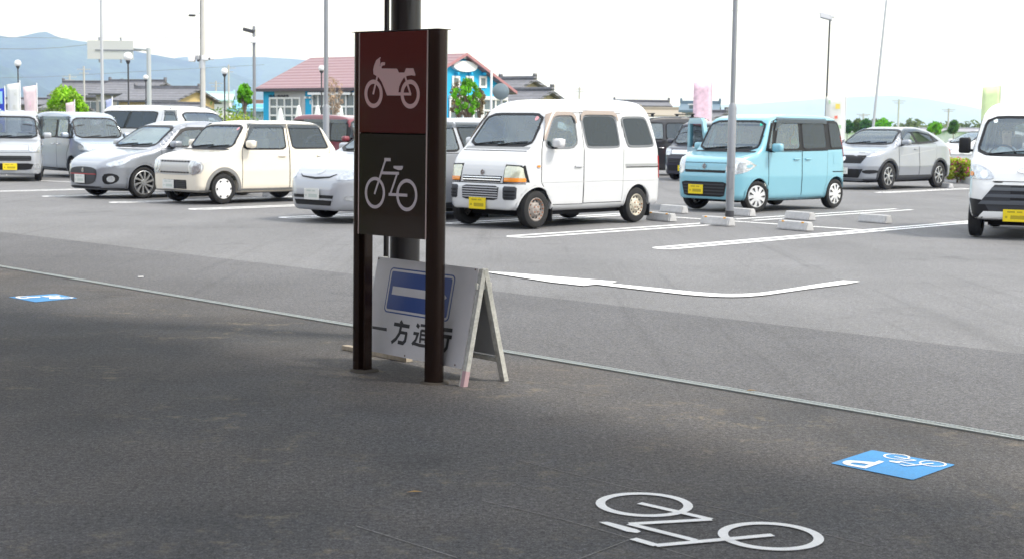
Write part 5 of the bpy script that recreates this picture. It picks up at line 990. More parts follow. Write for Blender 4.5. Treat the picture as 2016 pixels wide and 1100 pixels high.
pole('flag_pole', 1712, 245, 44, 9, .045, 'leaning pale pole behind the silver crossover', 'pole', LGP, r2=.022, lean=.62)
def gantry(o):
    Y = 80; z0 = P(292, 99, Y).z; x1 = P(176, 95, Y).x-o.location.x; b = MB(); b.tube([(0, 0, z0), (x1*.5, 0, z0+.12), (x1, 0, z0+.22)], .07, 10); b.build('arm', LGP, o)
    a, c = P(173, 80, Y)-o.location, P(264, 118, Y)-o.location; b = MB(); b.box(((a.x+c.x)/2, -.12, (a.z+c.z)/2), (c.x-a.x, .05, a.z-c.z)); b.build('sign_plate', mat('sign_back_grey', (.62, .62, .60), .6, .1), o)
    for t in (.25, .72): x = a.x+(c.x-a.x)*t; b = MB(); b.box((x, -.04, (a.z+c.z)/2), (.07, .1, a.z-c.z+.35)); b.build('clamp', GP, o)
    b = MB(); b.box((x1*.5, -.16, (a.z+c.z)/2-.02), (c.x-a.x, .03, .07)); b.build('stiffener', GP, o)
pole('road_sign_gantry', 294, 205, 80, P(292, 95, 80).z, .118, 'pale overhanging road sign gantry seen from behind with a blank plate', 'road sign', LGP, parts=gantry)
for px, py, Y, lab in ((165, 131, 110, 'distant utility pole with a forked top before the grey roofed houses'), (137, 147, 190, 'faint distant pole left of the forked utility pole'), (450, 128, 120, 'distant pale utility pole right of the globe lamp'), (425, 160, 170, 'very thin distant pole behind the low white building'), (1141, 172, 260, 'distant pylon above the roof of the white van'), (1770, 196, 300, 'faint distant pole in the haze above the silver crossover'), (1868, 214, 320, 'faint far pole right of the silver crossover'), (1700, 224, 330, 'faint far pole left of the leaning pole')):
    z = P(px, py, Y).z
    def xarm(o, z=z, Y=Y):
        for dz, wd in ((.96, .5), (.91, .35)): b = MB(); b.box((0, 0, z*dz), (wd*Y/55, .06*Y/90, .05*Y/90)); b.build('cross_arm', LGP, o)
    pole('utility_pole', px, py, Y, z, .0006*Y, lab, 'utility pole', CP, parts=xarm, group='distant utility poles')
# overhead wires
WR = mat('wire', (.25, .27, .30), .6)
def wire(pts, Y, r, lab):
    q = [P(x, y, Y) for x, y in pts]; b = MB(); b.tube(q, r, 5); o = b.build('overhead_wire', WR, smooth=True); tag(o, lab, 'wire', 'overhead wires')
wire([(-100, 72), (150, 76), (400, 74), (640, 64), (900, 50), (1200, 35), (1500, 18), (1800, -5)], 70, .011, 'long thin overhead wire crossing the sky from left to right')
wire([(-60, 96), (60, 97), (120, 94), (176, 88)], 80, .016, 'short overhead wire meeting the road sign plate at left')
wire([(-60, 155), (90, 152), (300, 140), (520, 128)], 150, .02, 'faint overhead wire in front of the mountains')
# convex mirror
def cmr(o):
    p = P(986, 181, 50)-o.location; b = MB(); b.lathe([(.001, .0), (.18, .01), (.27, .04), (.28, .06), (.001, .07)], (p.x, -.08, p.z), 28, axis='Y'); b.build('mirror_disc', mat('mirror_back', (.20, .25, .28), .35, .3), o, smooth=True)
pole('traffic_mirror', 987, 215, 50, P(986, 181, 50).z, .035, 'round grey traffic mirror on a post at the right end of the cafe', 'traffic mirror', LGP, parts=cmr)

# ------------------------------------------------------------------ banners
def banner(px0, px1, py0, py1, Y, m, label, marks=(), slant=0):
    a, c = P(px0, py0, Y), P(px1, py1, Y); o = empty('banner', (a.x, Y, 0), 0, label, 'banner', 'advertising banners on poles'); wd = c.x-a.x
    MB().tube([(wd, 0, 0), (wd, 0, a.z+.12)], .014, 8).build('banner_pole', GLOBE, o)
    n = 10; b = MB(); vs = []; fc = []
    for i in range(n+1):
        for j in range(5):
            u_, v_ = j/4, i/n; vs.append((wd*u_+slant*v_*(1-u_), .05*math.sin(v_*5+u_*3)*(1-u_), a.z+(max(.5, c.z)-a.z)*v_+.06*(u_)*(1-v_)))
    for i in range(n):
        for j in range(4): fc.append((i*5+j, i*5+j+1, (i+1)*5+j+1, (i+1)*5+j))
    b.add(vs, fc); q = b.build('cloth', m, o, smooth=True); mod = q.modifiers.new('s', 'SOLIDIFY'); mod.thickness = .004
    for (u0, v0, u1, v1, mm) in marks:
        b = MB(); b.box((wd*(u0+u1)/2, -.07, a.z+(c.z-a.z)*(v0+v1)/2), (wd*(u1-u0), .004, abs((c.z-a.z)*(v1-v0)))); b.build('print', mm, q)
    return o
PK = mat('pale_pink_cloth', (.84, .68, .70), .8, var=.12, vs=4); WC = mat('white_cloth', (.78, .80, .76), .8, var=.04); BC = mat('blue_cloth', (.03, .07, .55), .8, var=.3, vs=4); PK2 = mat('pink_white_cloth', (.84, .60, .69), .8, var=.22, vs=6); YG = mat('yellow_green_cloth', (.68, .82, .45), .8, var=.12, vs=3); CY = mat('pale_cyan_cloth', (.35, .65, .80), .8)
pr_g = mat('print_green', (.45, .65, .42), .8); pr_y = mat('print_yellow', (.85, .68, .15), .8); pr_r = mat('print_red', (.8, .22, .15), .8); pr_o = mat('print_pale', (.66, .68, .62), .8)
banner(-22, 12, 178, 300, 40, BC, 'blue banner at the far left edge', [(.1, .02, .9, .22, CY), (.55, .30, .80, .34, WC), (.5, .36, .9, .39, WC)])
banner(13, 42, 167, 300, 41, WC, 'white banner beside the far left wagon', [(.6, .12, .78, .16, pr_o), (.5, .3, .7, .36, pr_o), (.3, .5, .6, .54, pr_o)])
banner(45, 75, 172, 300, 42, PK, 'pale pink banner left of the blue silver wagon', [(.5, .22, .62, .3, PK2)], slant=.08)
banner(129, 148, 204, 270, 45, PK, 'small pink flag behind the roof of the blue silver wagon')
banner(208, 222, 198, 270, 47, mat('lavender_cloth', (.45, .50, .72), .8), 'small pale violet flag behind the long white van')
banner(1366, 1399, 163, 300, 56, PK2, 'tall pink banner behind the light blue wagon')
banner(1627, 1661, 191, 330, 47, WC, 'white banner with small fruit prints behind the light blue wagon', [(.45, .10, .68, .17, pr_y), (.42, .27, .58, .31, pr_r), (.12, .29, .25, .32, pr_r), (.6, .40, .78, .45, pr_g), (.10, .05, .2, .10, pr_g)])
banner(1935, 1964, 173, 330, 40, YG, 'yellow green banner behind the white delivery van')

# ------------------------------------------------------------------ buildings
def wallm(n, c): return mat(n, c, .8, var=.08, vs=.8, bs=20)
TILE = mat('grey_roof_tile', (.15, .15, .165), .6, var=.18, vs=2, bs=8, speck=.15); TAN = wallm('tan_wall', (.52, .42, .29)); WIN = mat('window_glass_dark', (.10, .14, .15), .1, coat=.5); DW = mat('dark_timber', (.07, .06, .055), .7); WW = wallm('white_wall', (.75, .75, .74)); PINKR = mat('dusty_pink_roof', (.29, .175, .185), .5, var=.06)
def ribbed(mt, s, k=.8):
    t = mt.node_tree; b = t.nodes['Principled BSDF']; wv = t.nodes.new('ShaderNodeTexWave'); wv.wave_type = 'BANDS'; wv.bands_direction = 'Z'; wv.inputs['Scale'].default_value = s; tc = t.nodes.new('ShaderNodeTexCoord'); t.links.new(tc.outputs['Object'], wv.inputs[0])
    bp = t.nodes.new('ShaderNodeBump'); bp.inputs['Strength'].default_value = k; bp.inputs['Distance'].default_value = .05; t.links.new(wv.outputs[0], bp.inputs['Height']); t.links.new(bp.outputs[0], b.inputs['Normal'])
ribbed(PINKR, 2.2); ribbed(TILE, 1.5)
def gable(root, Lx, Dy, ze, zr, ov=.45, th=.16, m=TILE, name='roof', ridge=True, xoff=0, yoff=0, zof=0):
    # two roof slabs with the ridge along x, plus a ridge cap
    for s in (-1, 1):
        h = Dy/2; k = (zr-ze)/h; y1 = h+ov; z1 = ze-k*ov; b = MB(); X0, X1 = -Lx/2-ov+xoff, Lx/2+ov+xoff
        vs = [(X0, yoff, zr), (X1, yoff, zr), (X1, s*y1+yoff, z1), (X0, s*y1+yoff, z1)]; vs += [(x, y, z-th) for x, y, z in vs]
        b.add(vs, [(0, 1, 2, 3), (4, 5, 6, 7), (0, 1, 5, 4), (1, 2, 6, 5), (2, 3, 7, 6), (3, 0, 4, 7)]); b.build(name, m, root)
    if ridge:
        b = MB(); b.box((xoff, yoff, zr+.06), (Lx+2*ov, .3, .24), bev=.04)
        for s in (-1, 1): b.box((xoff+s*(Lx/2+ov-.05), yoff, zr+.16), (.16, .34, .38), bev=.05)
        b.build('ridge_cap', m, root)
def house(px, Y, Lx, Dy, py_e, py_r, yaw, wm, label, rm=TILE, wins=(), name='house', z0=0):
    p = P(px, 250, Y); root = empty(name, (p.x, Y, 0), R(yaw), label, 'house'); ze, zr = P(px, py_e, Y).z, P(px, py_r, Y).z; gable(root, Lx, Dy, ze, zr, m=rm)
    b = MB(); h = Dy/2; e = .02
    vs = [(-Lx/2, -h, 0), (-Lx/2, h, 0), (-Lx/2, h, ze-.14), (-Lx/2, 0, zr-.16), (-Lx/2, -h, ze-.14)]; vs += [(-x, y, z) for x, y, z in vs]
    b.add(vs, [(0, 1, 2, 3, 4), (5, 6, 7, 8, 9), (0, 5, 9, 4), (1, 6, 7, 2), (0, 1, 6, 5)]); b.build('wall', wm, root)
    for i, (side, c, z, w_, hh) in enumerate(wins):
        b = MB()
        if side == 'y': b.box((c, -h-.02, z), (w_, .05, hh))
        else: b.box((Lx/2+.02, c, z), (.05, w_, hh))
        f_ = b.build('window', WIN, root); b = MB()
        if side == 'y': b.box((c, -h-.05, z+hh/2+.04), (w_+.16, .05, .08)); b.box((c, -h-.05, z-hh/2-.04), (w_+.16, .05, .08)); b.box((c, -h-.05, z), (.05, .05, hh))
        else: b.box((Lx/2+.05, c, z+hh/2+.04), (.05, w_+.16, .08)); b.box((Lx/2+.05, c, z-hh/2-.04), (.05, w_+.16, .08))
        b.build('window_frame', PWHITE, f_)
    return root, ze, zr
h1, ze, zr = house(184, 128, 4.6, 5, 186, 163, -10, wallm('grey_plaster', (.34, .31, .28)), 'grey tiled house with tan gable behind the bright green tree', wins=[('y', -1.2, 2.9, 1.4, .8), ('y', 1.0, 2.9, 1.2, .8), ('x', 0, 2.9, 1.2, .6)])
h2, ze, zr = house(272, 122, 4.2, 6, 183, 161, -14, wallm('pale_plaster', (.46, .43, .40)), 'grey tiled house right behind the gantry pole globe lamp', wins=[('y', -1.3, 2.8, 1.0, .9), ('y', .2, 2.8, .8, .9), ('y', 1.5, 2.8, .8, .9)])
h3, ze, zr = house(330, 115, 4.8, 6, 196, 174, -18, wallm('yellow_ochre_wall', (.58, .44, .20)), 'grey tiled house with a yellow ochre wall right of the gantry pole', wins=[('y', -1.5, 2.2, 1.0, .8)])
b = MB(); b.box((-1.2, -3.6, 2.2), (3.2, .8, .12), rot=Matrix.Rotation(R(-20), 3, 'X')); b.build('lean_to_roof', TILE, h3)
house(130, 108, 1.7, 3, 212, 204, -10, wallm('shed_wall', (.36, .31, .26)), 'low grey roofed shed beside the bright green tree')
house(345, 104, 3.4, 3.5, 214, 206, -10, TAN, 'low grey roofed annex in front of the yellow ochre house')
wb, ze, zr = house(412, 150, 4.2, 7, 196, 184, 8, WW, 'low white building with a pale turquoise roof behind the utility pole', rm=mat('pale_turquoise_roof', (.45, .66, .66), .5), wins=[('y', .3, 2.7, .3, .5)])
house(66, 130, 5, 5, 205, 196, 0, wallm('brown_grey_wall', (.30, .27, .25)), 'distant low grey house behind the pink banner at left')
house(513, 110, 2.2, 4, 214, 202, 20, TAN, 'small brown house peeping out left of the cafe', rm=mat('brown_roof', (.20, .13, .11), .7))
house(1018, 96, 1.9, 3.2, 173, 156, -35, TAN, 'upper tan house with a dark tiled gable right of the cafe', wins=[('x', 0, 3.0, .5, .4)])
house(1040, 90, 2.6, 3.3, 198, 178, -35, TAN, 'lower tan house with a dark tiled gable above the white van', wins=[('x', -.3, 2.3, .6, .4), ('y', 0, 2.4, 1.2, .4)])
house(1262, 120, 3.6, 4, 208, 201, 0, wallm('pale_wall_b', (.55, .5, .44)), 'dark roofed house just above the rear of the white van roof', rm=TILE)
house(1310, 112, 3.0, 3.5, 226, 216, -5, TAN, 'tan low building behind the black wagon', rm=mat('light_brown_roof', (.34, .30, .24), .8))
house(1378, 104, 1.9, 3.0, 215, 204, -10, WW, 'white house with a blue grey roof beside the tall pink banner', rm=mat('blue_grey_roof', (.13, .19, .24), .5), wins=[('y', -.4, 3.0, .6, .5)])
house(1404, 98, 1.2, 3.0, 232, 222, -40, TAN, 'small tan gable right of the tall pink banner')
for px, Y, lab in ((1843, 260, 'tiny distant white house left of the round dark tree'), (1905, 250, 'tiny distant white house right of the round dark tree'), (1790, 300, 'tiny distant pale house above the silver crossover'), (1665, 260, 'tiny distant white building left of the silver crossover roof')):
    house(px, Y, 5.5, 6, 259, 254, 5, WW, lab, rm=mat('far_roof', (.3, .3, .33), .7))
# the cafe
CYAN = wallm('bright_blue_wall', (.02, .40, .68)); GPNL = wallm('grey_stucco', (.50, .50, .49)); WF = mat('white_window_frame', (.78, .78, .76), .5)
A = Vector((-9.15, 70.0, 0)); ud = Vector((.77, -.63, 0)).normalized()
Bp = P(908, 150, 64.6); Bp.z = 0; A = P(620, 150, 70.2); A.z = 0; ud = (Bp-A).normalized(); vd = Vector((ud.y, -ud.x, 0)); Lc = (Bp-A).length
cafe = empty('cafe', (A+Bp)/2, math.atan2(ud.y, ud.x), 'cafe with bright blue walls, dusty pink roof and a white oval gable sign', 'cafe')
zr = P(620, 114, 70.2).z; hwc = 3.25; ze = 3.24
gable(cafe, Lc, 2*hwc, ze, zr, ov=.30, th=.12, m=PINKR, ridge=False)
b = MB(); h = hwc; Lx = Lc
vs = [(-Lx/2, -h, 0), (-Lx/2, h, 0), (-Lx/2, h, ze-.1), (-Lx/2, 0, zr-.13), (-Lx/2, -h, ze-.1)]; vs += [(-x, y, z) for x, y, z in vs]
b.add(vs, [(0, 1, 2, 3, 4), (5, 6, 7, 8, 9), (0, 5, 9, 4), (1, 6, 7, 2)]); b.build('wall', CYAN, cafe)
cl_ = cafe.location; uu, vv = ud, Vector((ud.y, -ud.x, 0))
if vv.y > 0: vv = -vv
def cf(px, py): p = onplane(px, py, cl_+vv*hwc, vv)-cl_; return (p.dot(uu), p.z)       # facade coordinates
def cg(px, py): p = onplane(px, py, cl_+uu*Lc/2, uu)-cl_; return (-p.dot(vv), p.z)     # gable wall: local y
ff = (Vector((0, -hwc, 0)), Vector((1, 0, 0)), Vector((0, 0, 1)), Vector((0, -1, 0))); fg = (Vector((Lc/2, 0, 0)), Vector((0, 1, 0)), Vector((0, 0, 1)), Vector((1, 0, 0)))
x0, _ = cf(541, 200); x1, _ = cf(601, 200); b = MB(); b.prism(rect(x0, .0, x1, ze-.25), ff, -.05, .02); b.build('stucco_panel', GPNL, cafe)
def window(pxa, pya, pxb, pyb, F_, f_, cols, rows, name='window', d=.03):
    x0, z1 = F_(pxa, pya); x1, z0 = F_(pxb, pyb); z0 = max(z0, .15); b = MB(); b.prism(rect(min(x0, x1), z0, max(x0, x1), z1), f_, -.02, d); o = b.build(name, WIN, cafe); t = .08; b = MB(); x0, x1 = min(x0, x1), max(x0, x1)
    for i in range(cols+1): x = x0+(x1-x0)*i/cols; b.prism(rect(x-t/2, z0+t/2, x+t/2, z1-t/2), f_, d, d+.05)
    for i in range(rows+1): z = z0+(z1-z0)*i/rows; b.prism(rect(x0-t/2, z-t/2, x1+t/2, z+t/2), f_, d-.01, d+.045)
    b.build('window_frame', WF, o)
window(533, 194, 592, 262, cf, ff, 4, 4); window(617, 184, 640, 262, cf, ff, 2, 3, 'entrance_door'); window(650, 185, 700, 262, cf, ff, 3, 3); window(712, 185, 780, 262, cf, ff, 3, 3)
for i, (a_, c_) in enumerate(((616, 640), (640, 700), (704, 780))):
    xa_, z_ = cf(a_, 176); xb2, zz_ = cf(c_, 183); b = MB(); n = max(2, int((xb2-xa_)/.14))
    for k in range(n): xk = xa_+(xb2-xa_)*k/n; b.add([(xk, -hwc-.03, z_), (xk+(xb2-xa_)/n*.5, -hwc-.03, z_), (xk+(xb2-xa_)/n*.5, -hwc-.32, zz_), (xk, -hwc-.32, zz_)], [(0, 1, 2, 3)], 0); b.add([(xk+(xb2-xa_)/n*.5, -hwc-.03, z_-.001), (xk+(xb2-xa_)/n, -hwc-.03, z_-.001), (xk+(xb2-xa_)/n, -hwc-.32, zz_-.001), (xk+(xb2-xa_)/n*.5, -hwc-.32, zz_-.001)], [(0, 1, 2, 3)], 1)
    b.add([(xa_, -hwc-.32, zz_-.002), (xb2, -hwc-.32, zz_-.002), (xb2, -hwc-.325, zz_-.10), (xa_, -hwc-.325, zz_-.10)], [(0, 1, 2, 3)], 0); b.build('striped_awning', [WF, mat('awning_grey', (.25, .30, .36), .8)], cafe)
xs_, zs_ = cf(531, 187.5); xe_, ze_ = cf(571, 191.5); b = MB(); n = 15
for k in range(n):
    if k in (5,): continue
    xk = xs_+(xe_-xs_)*k/n; wk = (xe_-xs_)/n*.62; b.prism(rect(xk, ze_, xk+wk*.3, zs_), ff, .04, .06)
    if k % 2: b.prism(rect(xk+wk*.3, zs_-.05, xk+wk, zs_), ff, .04, .058)
    if k % 3: b.prism(rect(xk+wk*.7, ze_, xk+wk, zs_-.06), ff, .04, .059)
b.build('shop_lettering', BLK, cafe)
for px, py in ((607, 193), (616, 193)): x_, z_ = cf(px, py); b = MB(); b.box((x_, -hwc-.12, z_), (.12, .2, .1), bev=.03); b.build('wall_lamp', WF, cafe)
x_, z_ = cf(612, 202); b = MB(); b.box((x_, -hwc-.03, z_), (.05, .04, .16)); b.build('wall_sign', WF, cafe)
# gable side
y_, z_ = cg(911, 131.5); b = MB(); b.prism(circ((y_, z_), .80, 36, .235), fg, -.02, .18); b.build('oval_sign', PWHITE, cafe)
for px, py in ((897, 162), (924, 162), (950, 162)):
    y_, z_ = cg(px, py); b = MB(); b.prism(rect(y_-.26, z_-.26, y_+.26, z_+.26), fg, -.02, .04); o = b.build('gable_window', WF, cafe); b = MB(); b.prism(rect(y_-.15, z_-.16, y_+.15, z_+.17), fg, .042, .05); b.build('pane', WIN, o)
    y_, z_ = cg(px-1, 146); b = MB(); b.box((Lc/2+.12, y_, z_), (.2, .12, .12), bev=.03); b.build('spot_lamp', MATS['bright_blue_wall'], cafe)
y_, z_ = cg(911, 114); b = MB(); b.box((Lc/2+.10, y_, z_), (.16, .14, .12), bev=.03); b.build('spot_lamp', WF, cafe)
for (a_, c_) in ((884, 910), (914, 946), (950, 996)): window(a_, 196, c_, 262, cg, fg, 2, 3, d=.03)
y0_, z_ = cg(883, 190); y1_, zq = cg(996, 190); b = MB(); b.prism(rect(min(y0_, y1_), z_-.08, max(y0_, y1_), z_+.06), fg, -.01, .12); b.build('sill_band', WF, cafe)
h = hwc; kx = (zr-ze)/h
for s in (-1, 1):
    b = MB(); b.add([(Lc/2+.302, 0, zr+.02), (Lc/2+.302, s*(h+.3), ze-kx*.3+.02), (Lc/2+.302, s*(h+.3), ze-kx*.3-.11), (Lc/2+.302, 0, zr-.11), (Lc/2+.34, 0, zr+.02), (Lc/2+.34, s*(h+.3), ze-kx*.3+.02), (Lc/2+.34, s*(h+.3), ze-kx*.3-.11), (Lc/2+.34, 0, zr-.11)], [(0, 1, 2, 3), (4, 5, 6, 7), (0, 1, 5, 4), (2, 3, 7, 6), (1, 2, 6, 5)]); b.build('verge_board', mat('verge_pink', (.40, .19, .20), .5), cafe)
b = MB(); b.box((0, -hwc-.33, ze-kx*.3-.06), (Lc+.6, .07, .14)); b.build('gutter', mat('dark_gutter', (.07, .05, .06), .5), cafe)
# annex left of the cafe
an = house(503, 74, 1.15, 3, 214, 212, 0, WW, 'low white annex with a pale blue band left of the cafe', rm=mat('pale_blue_band', (.30, .62, .78), .6), name='annex')
# parasols
for px, py, Y, lab in ((552, 213, 64, 'closed white parasol before the left cafe window'), (588, 208, 62, 'closed white parasol at the edge of the grey cafe panel'), (625, 208, 58, 'closed white parasol by the cafe entrance'), (670, 208, 57, 'closed white parasol behind the red wagon')):
    z = P(px, py, Y).z; o = empty('parasol', (P(px, py, Y).x, Y, 0), 0, lab, 'parasol', 'closed parasols outside the cafe'); vs = []
    MB().lathe([(.02, 0), (.02, z)], n=8).build('pole', GLOBE, o); b = MB(); b.lathe([(.02, z), (.06, z-.06), (.09, z-.22), (.13, z-.5), (.20, z-.95), (.23, z-1.3), (.19, z-1.4)], n=14, cap=False)
    b.v = [(x*(1+.16*(i//7 % 2)), y*(1+.16*(i//7 % 2)), zz) for i, (x, y, zz) in enumerate(b.v)]; b.build('canopy', WC, o, smooth=True)

# ------------------------------------------------------------------ plants
def leafmat(n, c, tr=.35):
    m = bpy.data.materials.new(n); m.use_nodes = True; t = m.node_tree; b = t.nodes['Principled BSDF']; b.inputs['Roughness'].default_value = .6
    g_ = t.nodes.new('ShaderNodeNewGeometry'); no_ = t.nodes.new('ShaderNodeTexNoise'); no_.inputs['Scale'].default_value = 2.5; L = t.links.new; L(g_.outputs['Position'], no_.inputs[0])
    mr = t.nodes.new('ShaderNodeMapRange'); mr.inputs[1].default_value = .35; mr.inputs[2].default_value = .65; mr.inputs[3].default_value = .6; mr.inputs[4].default_value = 1.5; L(no_.outputs[0], mr.inputs[0])
    vm = t.nodes.new('ShaderNodeVectorMath'); vm.operation = 'SCALE'; vm.inputs[0].default_value = c; L(mr.outputs[0], vm.inputs['Scale']); L(vm.outputs[0], b.inputs['Base Color'])
    tr_ = t.nodes.new('ShaderNodeBsdfTranslucent'); L(vm.outputs[0], tr_.inputs[0]); mx_ = t.nodes.new('ShaderNodeMixShader'); mx_.inputs[0].default_value = tr; L(b.outputs[0], mx_.inputs[1]); L(tr_.outputs[0], mx_.inputs[2]); L(mx_.outputs[0], t.nodes['Material Output'].inputs[0]); return m
BARK = mat('bark', (.16, .12, .09), .9, var=.3, vs=10)
def leaves(cs, n, size, sd_=1., sq=(1, 1, 1)):
    # cs: clump centres (x,y,z,r)
    V = []; F = []
    for k in range(n):
        c = cs[int(rng.integers(len(cs)))]; d = rng.normal(size=3); d /= np.linalg.norm(d); r_ = c[3]*(.55+.5*rng.random())*sd_; p = np.array(c[:3])+d*r_*np.array(sq)
        a = rng.normal(size=3); a /= np.linalg.norm(a); a = a*.6+d*.6; a /= np.linalg.norm(a); t = np.cross(a, rng.normal(size=3)); t /= np.linalg.norm(t); q = np.cross(a, t); s = size*(.6+.8*rng.random())
        b0 = len(V); V += [p+t*s, p+q*s*.55, p-t*s, p-q*s*.55]; F.append((b0, b0+1, b0+2, b0+3))
    return MB().add([tuple(v) for v in V], F)
def tree(px, Y, top_py, wpx, label, m, bottom_py=None, n=2500, size=.12, name='tree', trunk=True, clumps=16, shape=1., cat='tree', group=None, bark=BARK, thin=.5):
    p = P(px, 250, Y); zt_ = P(px, top_py, Y).z; w_ = wpx*Y/FPX/2; zb_ = P(px, bottom_py, Y).z if bottom_py else .9; zb_ = max(zb_, .05 if not trunk else .3); H_ = zt_-zb_
    o = empty(name, (p.x, Y, 0), 0, label, cat, group); cs = []
    for i in range(clumps):
        t = (i+.5)/clumps; zz = zb_+H_*(.12+.80*t); prof = math.sin(math.pi*min(1, .18+.78*t*shape))**.7; a = i*2.4+rng.random(); rr = w_*prof*(.35+.45*rng.random()); cr = w_*thin*(.7+.5*rng.random())
        cs.append((rr*math.cos(a), rr*math.sin(a), zz, min(cr, H_*.28)))
    leaves(cs, n, size).build('crown', m, o)
    if trunk:
        b = MB(); b.tube([(0, 0, 0), (.04, .02, zb_*.6), (0, 0, zb_+H_*.5)], .05*w_+.04, 8, r2=.02)
        for c in cs[::2]: b.tube([(0, 0, zb_*.8+.1*H_), (c[0]*.6, c[1]*.6, (c[2]+zb_)/2), c[:3]], .03, 5, r2=.008)
        b.build('trunk', bark, o, smooth=True)
    return o
LM1 = leafmat('fresh_green_leaf', (.28, .52, .015)); LM2 = leafmat('mid_green_leaf', (.15, .42, .015)); LM3 = leafmat('dark_green_leaf', (.06, .16, .03)); LM4 = leafmat('yellow_green_leaf', (.30, .38, .02)); LM5 = leafmat('dull_bud', (.24, .19, .09)); LM6 = leafmat('olive_leaf', (.12, .17, .04)); LMP = leafmat('pink_flower', (.55, .06, .22))
tree(132, 70, 176, 88, 'bright lime green round tree behind the blue silver wagon', LM1, 226, 4200, .085, clumps=34, thin=.27)
tree(482, 58, 167, 34, 'small bright green tree beside the floodlight pole', LM2, 205, 1500, .065, clumps=16, thin=.32)
tree(920, 48, 152, 70, 'fresh green deciduous tree in front of the cafe gable', LM2, 232, 2600, .042, clumps=34, thin=.17)
tree(902, 49, 160, 50, 'sparse budding tree left of the fresh green tree', LM5, 230, 900, .04, clumps=16, thin=.30)
tree(943, 49, 172, 36, 'sparse budding tree right of the fresh green tree', LM5, 230, 700, .04, clumps=12, thin=.30)
tree(658, 54, 150, 44, 'bare pale brown tree beside the tall grey pole', leafmat('brown_bud', (.42, .30, .20)), 230, 700, .035, clumps=18, thin=.3, bark=mat('pale_bark', (.42, .34, .26), .9))
def shrub(px, Y, top_py, wpx, base_py, label, m, n=1500, size=.06, extra=None, name='shrub', cat='shrub', group='shrubs and hedges'):
    p = P(px, 250, Y); zt_ = P(px, top_py, Y).z; w_ = wpx*Y/FPX/2; o = empty(name, (p.x, Y, 0), 0, label, cat, group); cs = []; k = max(3, int(w_/.25)); cr = max(.16, zt_*.3)
    for i in range(k*3): cs.append((-w_+2*w_*rng.random(), rng.normal()*.12, .15+(zt_-.15-cr)*rng.random(), cr))
    for i in range(k): cs.append((-w_+2*w_*(i+.5)/k, 0, zt_-cr, cr))
    leaves(cs, n, size).build('foliage', m, o); b = MB(); b.tube([(0, 0, 0), (0, 0, zt_*.5)], .03, 6); b.build('stem', BARK, o)
    if extra: tag(leaves(cs, extra[1], size, 1.1).build('flowers', extra[0], o), kind='stuff')
    return o
shrub(462, 57, 222, 48, 250, 'yellow green clipped hedge behind the long white van', LM4, 2600, .06)
shrub(455, 60, 198, 66, 250, 'loose green bush left of the small bright green tree', leafmat('loose_green_leaf', (.14, .26, .05)), 1300, .07)
shrub(1889, 43.6, 311, 46, 345, 'flowering hedge with pink and yellow blossoms behind the silver crossover', LM4, 4200, .045, (LMP, 500))
shrub(110, 66, 208, 60, 240, 'low green bush at the foot of the lime green tree', LM6, 1500, .07)
for px, Y, t, w_, m, lab in ((1735, 210, 237, 36, LM2, 'distant round green tree right of the leaning pole'), (1705, 220, 237, 26, LM3, 'distant dark tree left of the leaning pole'), (1668, 215, 240, 20, LM3, 'distant dark tree beside the roof of the light blue wagon'), (1688, 230, 236, 16, LM6, 'distant olive tree between two dark trees'), (1841, 170, 244, 34, LM2, 'pale green tree above the rear of the silver crossover'), (1877, 150, 240, 19, LM3, 'round dark green tree beside the yellow green banner'), (1722, 225, 236, 14, LM6, 'small distant olive tree behind the leaning pole')):
    tree(px, Y, t, w_, lab, m, 262, 900, .0016*Y, clumps=9, thin=.5, group='distant trees beyond the fields')
b = leaves([(x, 420+20*rng.random(), 2.0+1.5*rng.random(), 4) for x in np.arange(50, 190, 4.)], 2600, .9, 1, (1, 1, .6)); tag(b.build('far_tree_line', LM6), 'long low line of far trees on the horizon at right', 'tree line', kind='stuff')
tree_ = shrub(-2300, 8.6, 30, 170, 400, 'unseen leafy green shrub beside the covered apron, added for its reflection in the sign', LM3, 1500, .05)  # out of view, added to give the lower sign panel a green reflection
# kerb and guard rail
a, c = G(1866, 357), G(1935, 364); b = MB(); d_ = (c-a).normalized(); m_ = (a+c)/2; b.box(m_+Vector((0, 0, .08))+d_*.8, ((c-a).length+3.0, .25, .22), rz=math.atan2(d_.y, d_.x), bev=.02); o = b.build('kerb', CON); tag(o, kind='structure')
a, c = P(1850, 314, 46), P(1990, 318, 43.5); gr = empty('guard_rail', ((a.x+c.x)/2, (a.y+c.y)/2, 0), math.atan2(c.y-a.y, c.x-a.x), 'white guard rail behind the flowering hedge', 'guard rail'); Lg_ = (c-a).length; zc = (a.z+c.z)/2
b = MB(); frg = (Vector((-Lg_/2, 0, zc)), Vector((0, 1, 0)), Vector((0, 0, 1)), Vector((1, 0, 0))); b.prism([(0, -.17), (.05, -.12), (.05, -.05), (0, -.02), (0, .02), (.05, .05), (.05, .12), (0, .17), (.01, .17), (.06, .12), (.06, .05), (.012, .02), (.012, -.02), (.06, -.05), (.06, -.12), (.01, -.17)][::-1], frg, 0, Lg_); b.build('beam', PWHITE, gr)
for k in range(2): b = MB(); b.lathe([(.055, 0), (.055, zc+.1)], (-Lg_/4+k*Lg_/2, .12, 0), 14); b.build('rail_post', PWHITE, gr)

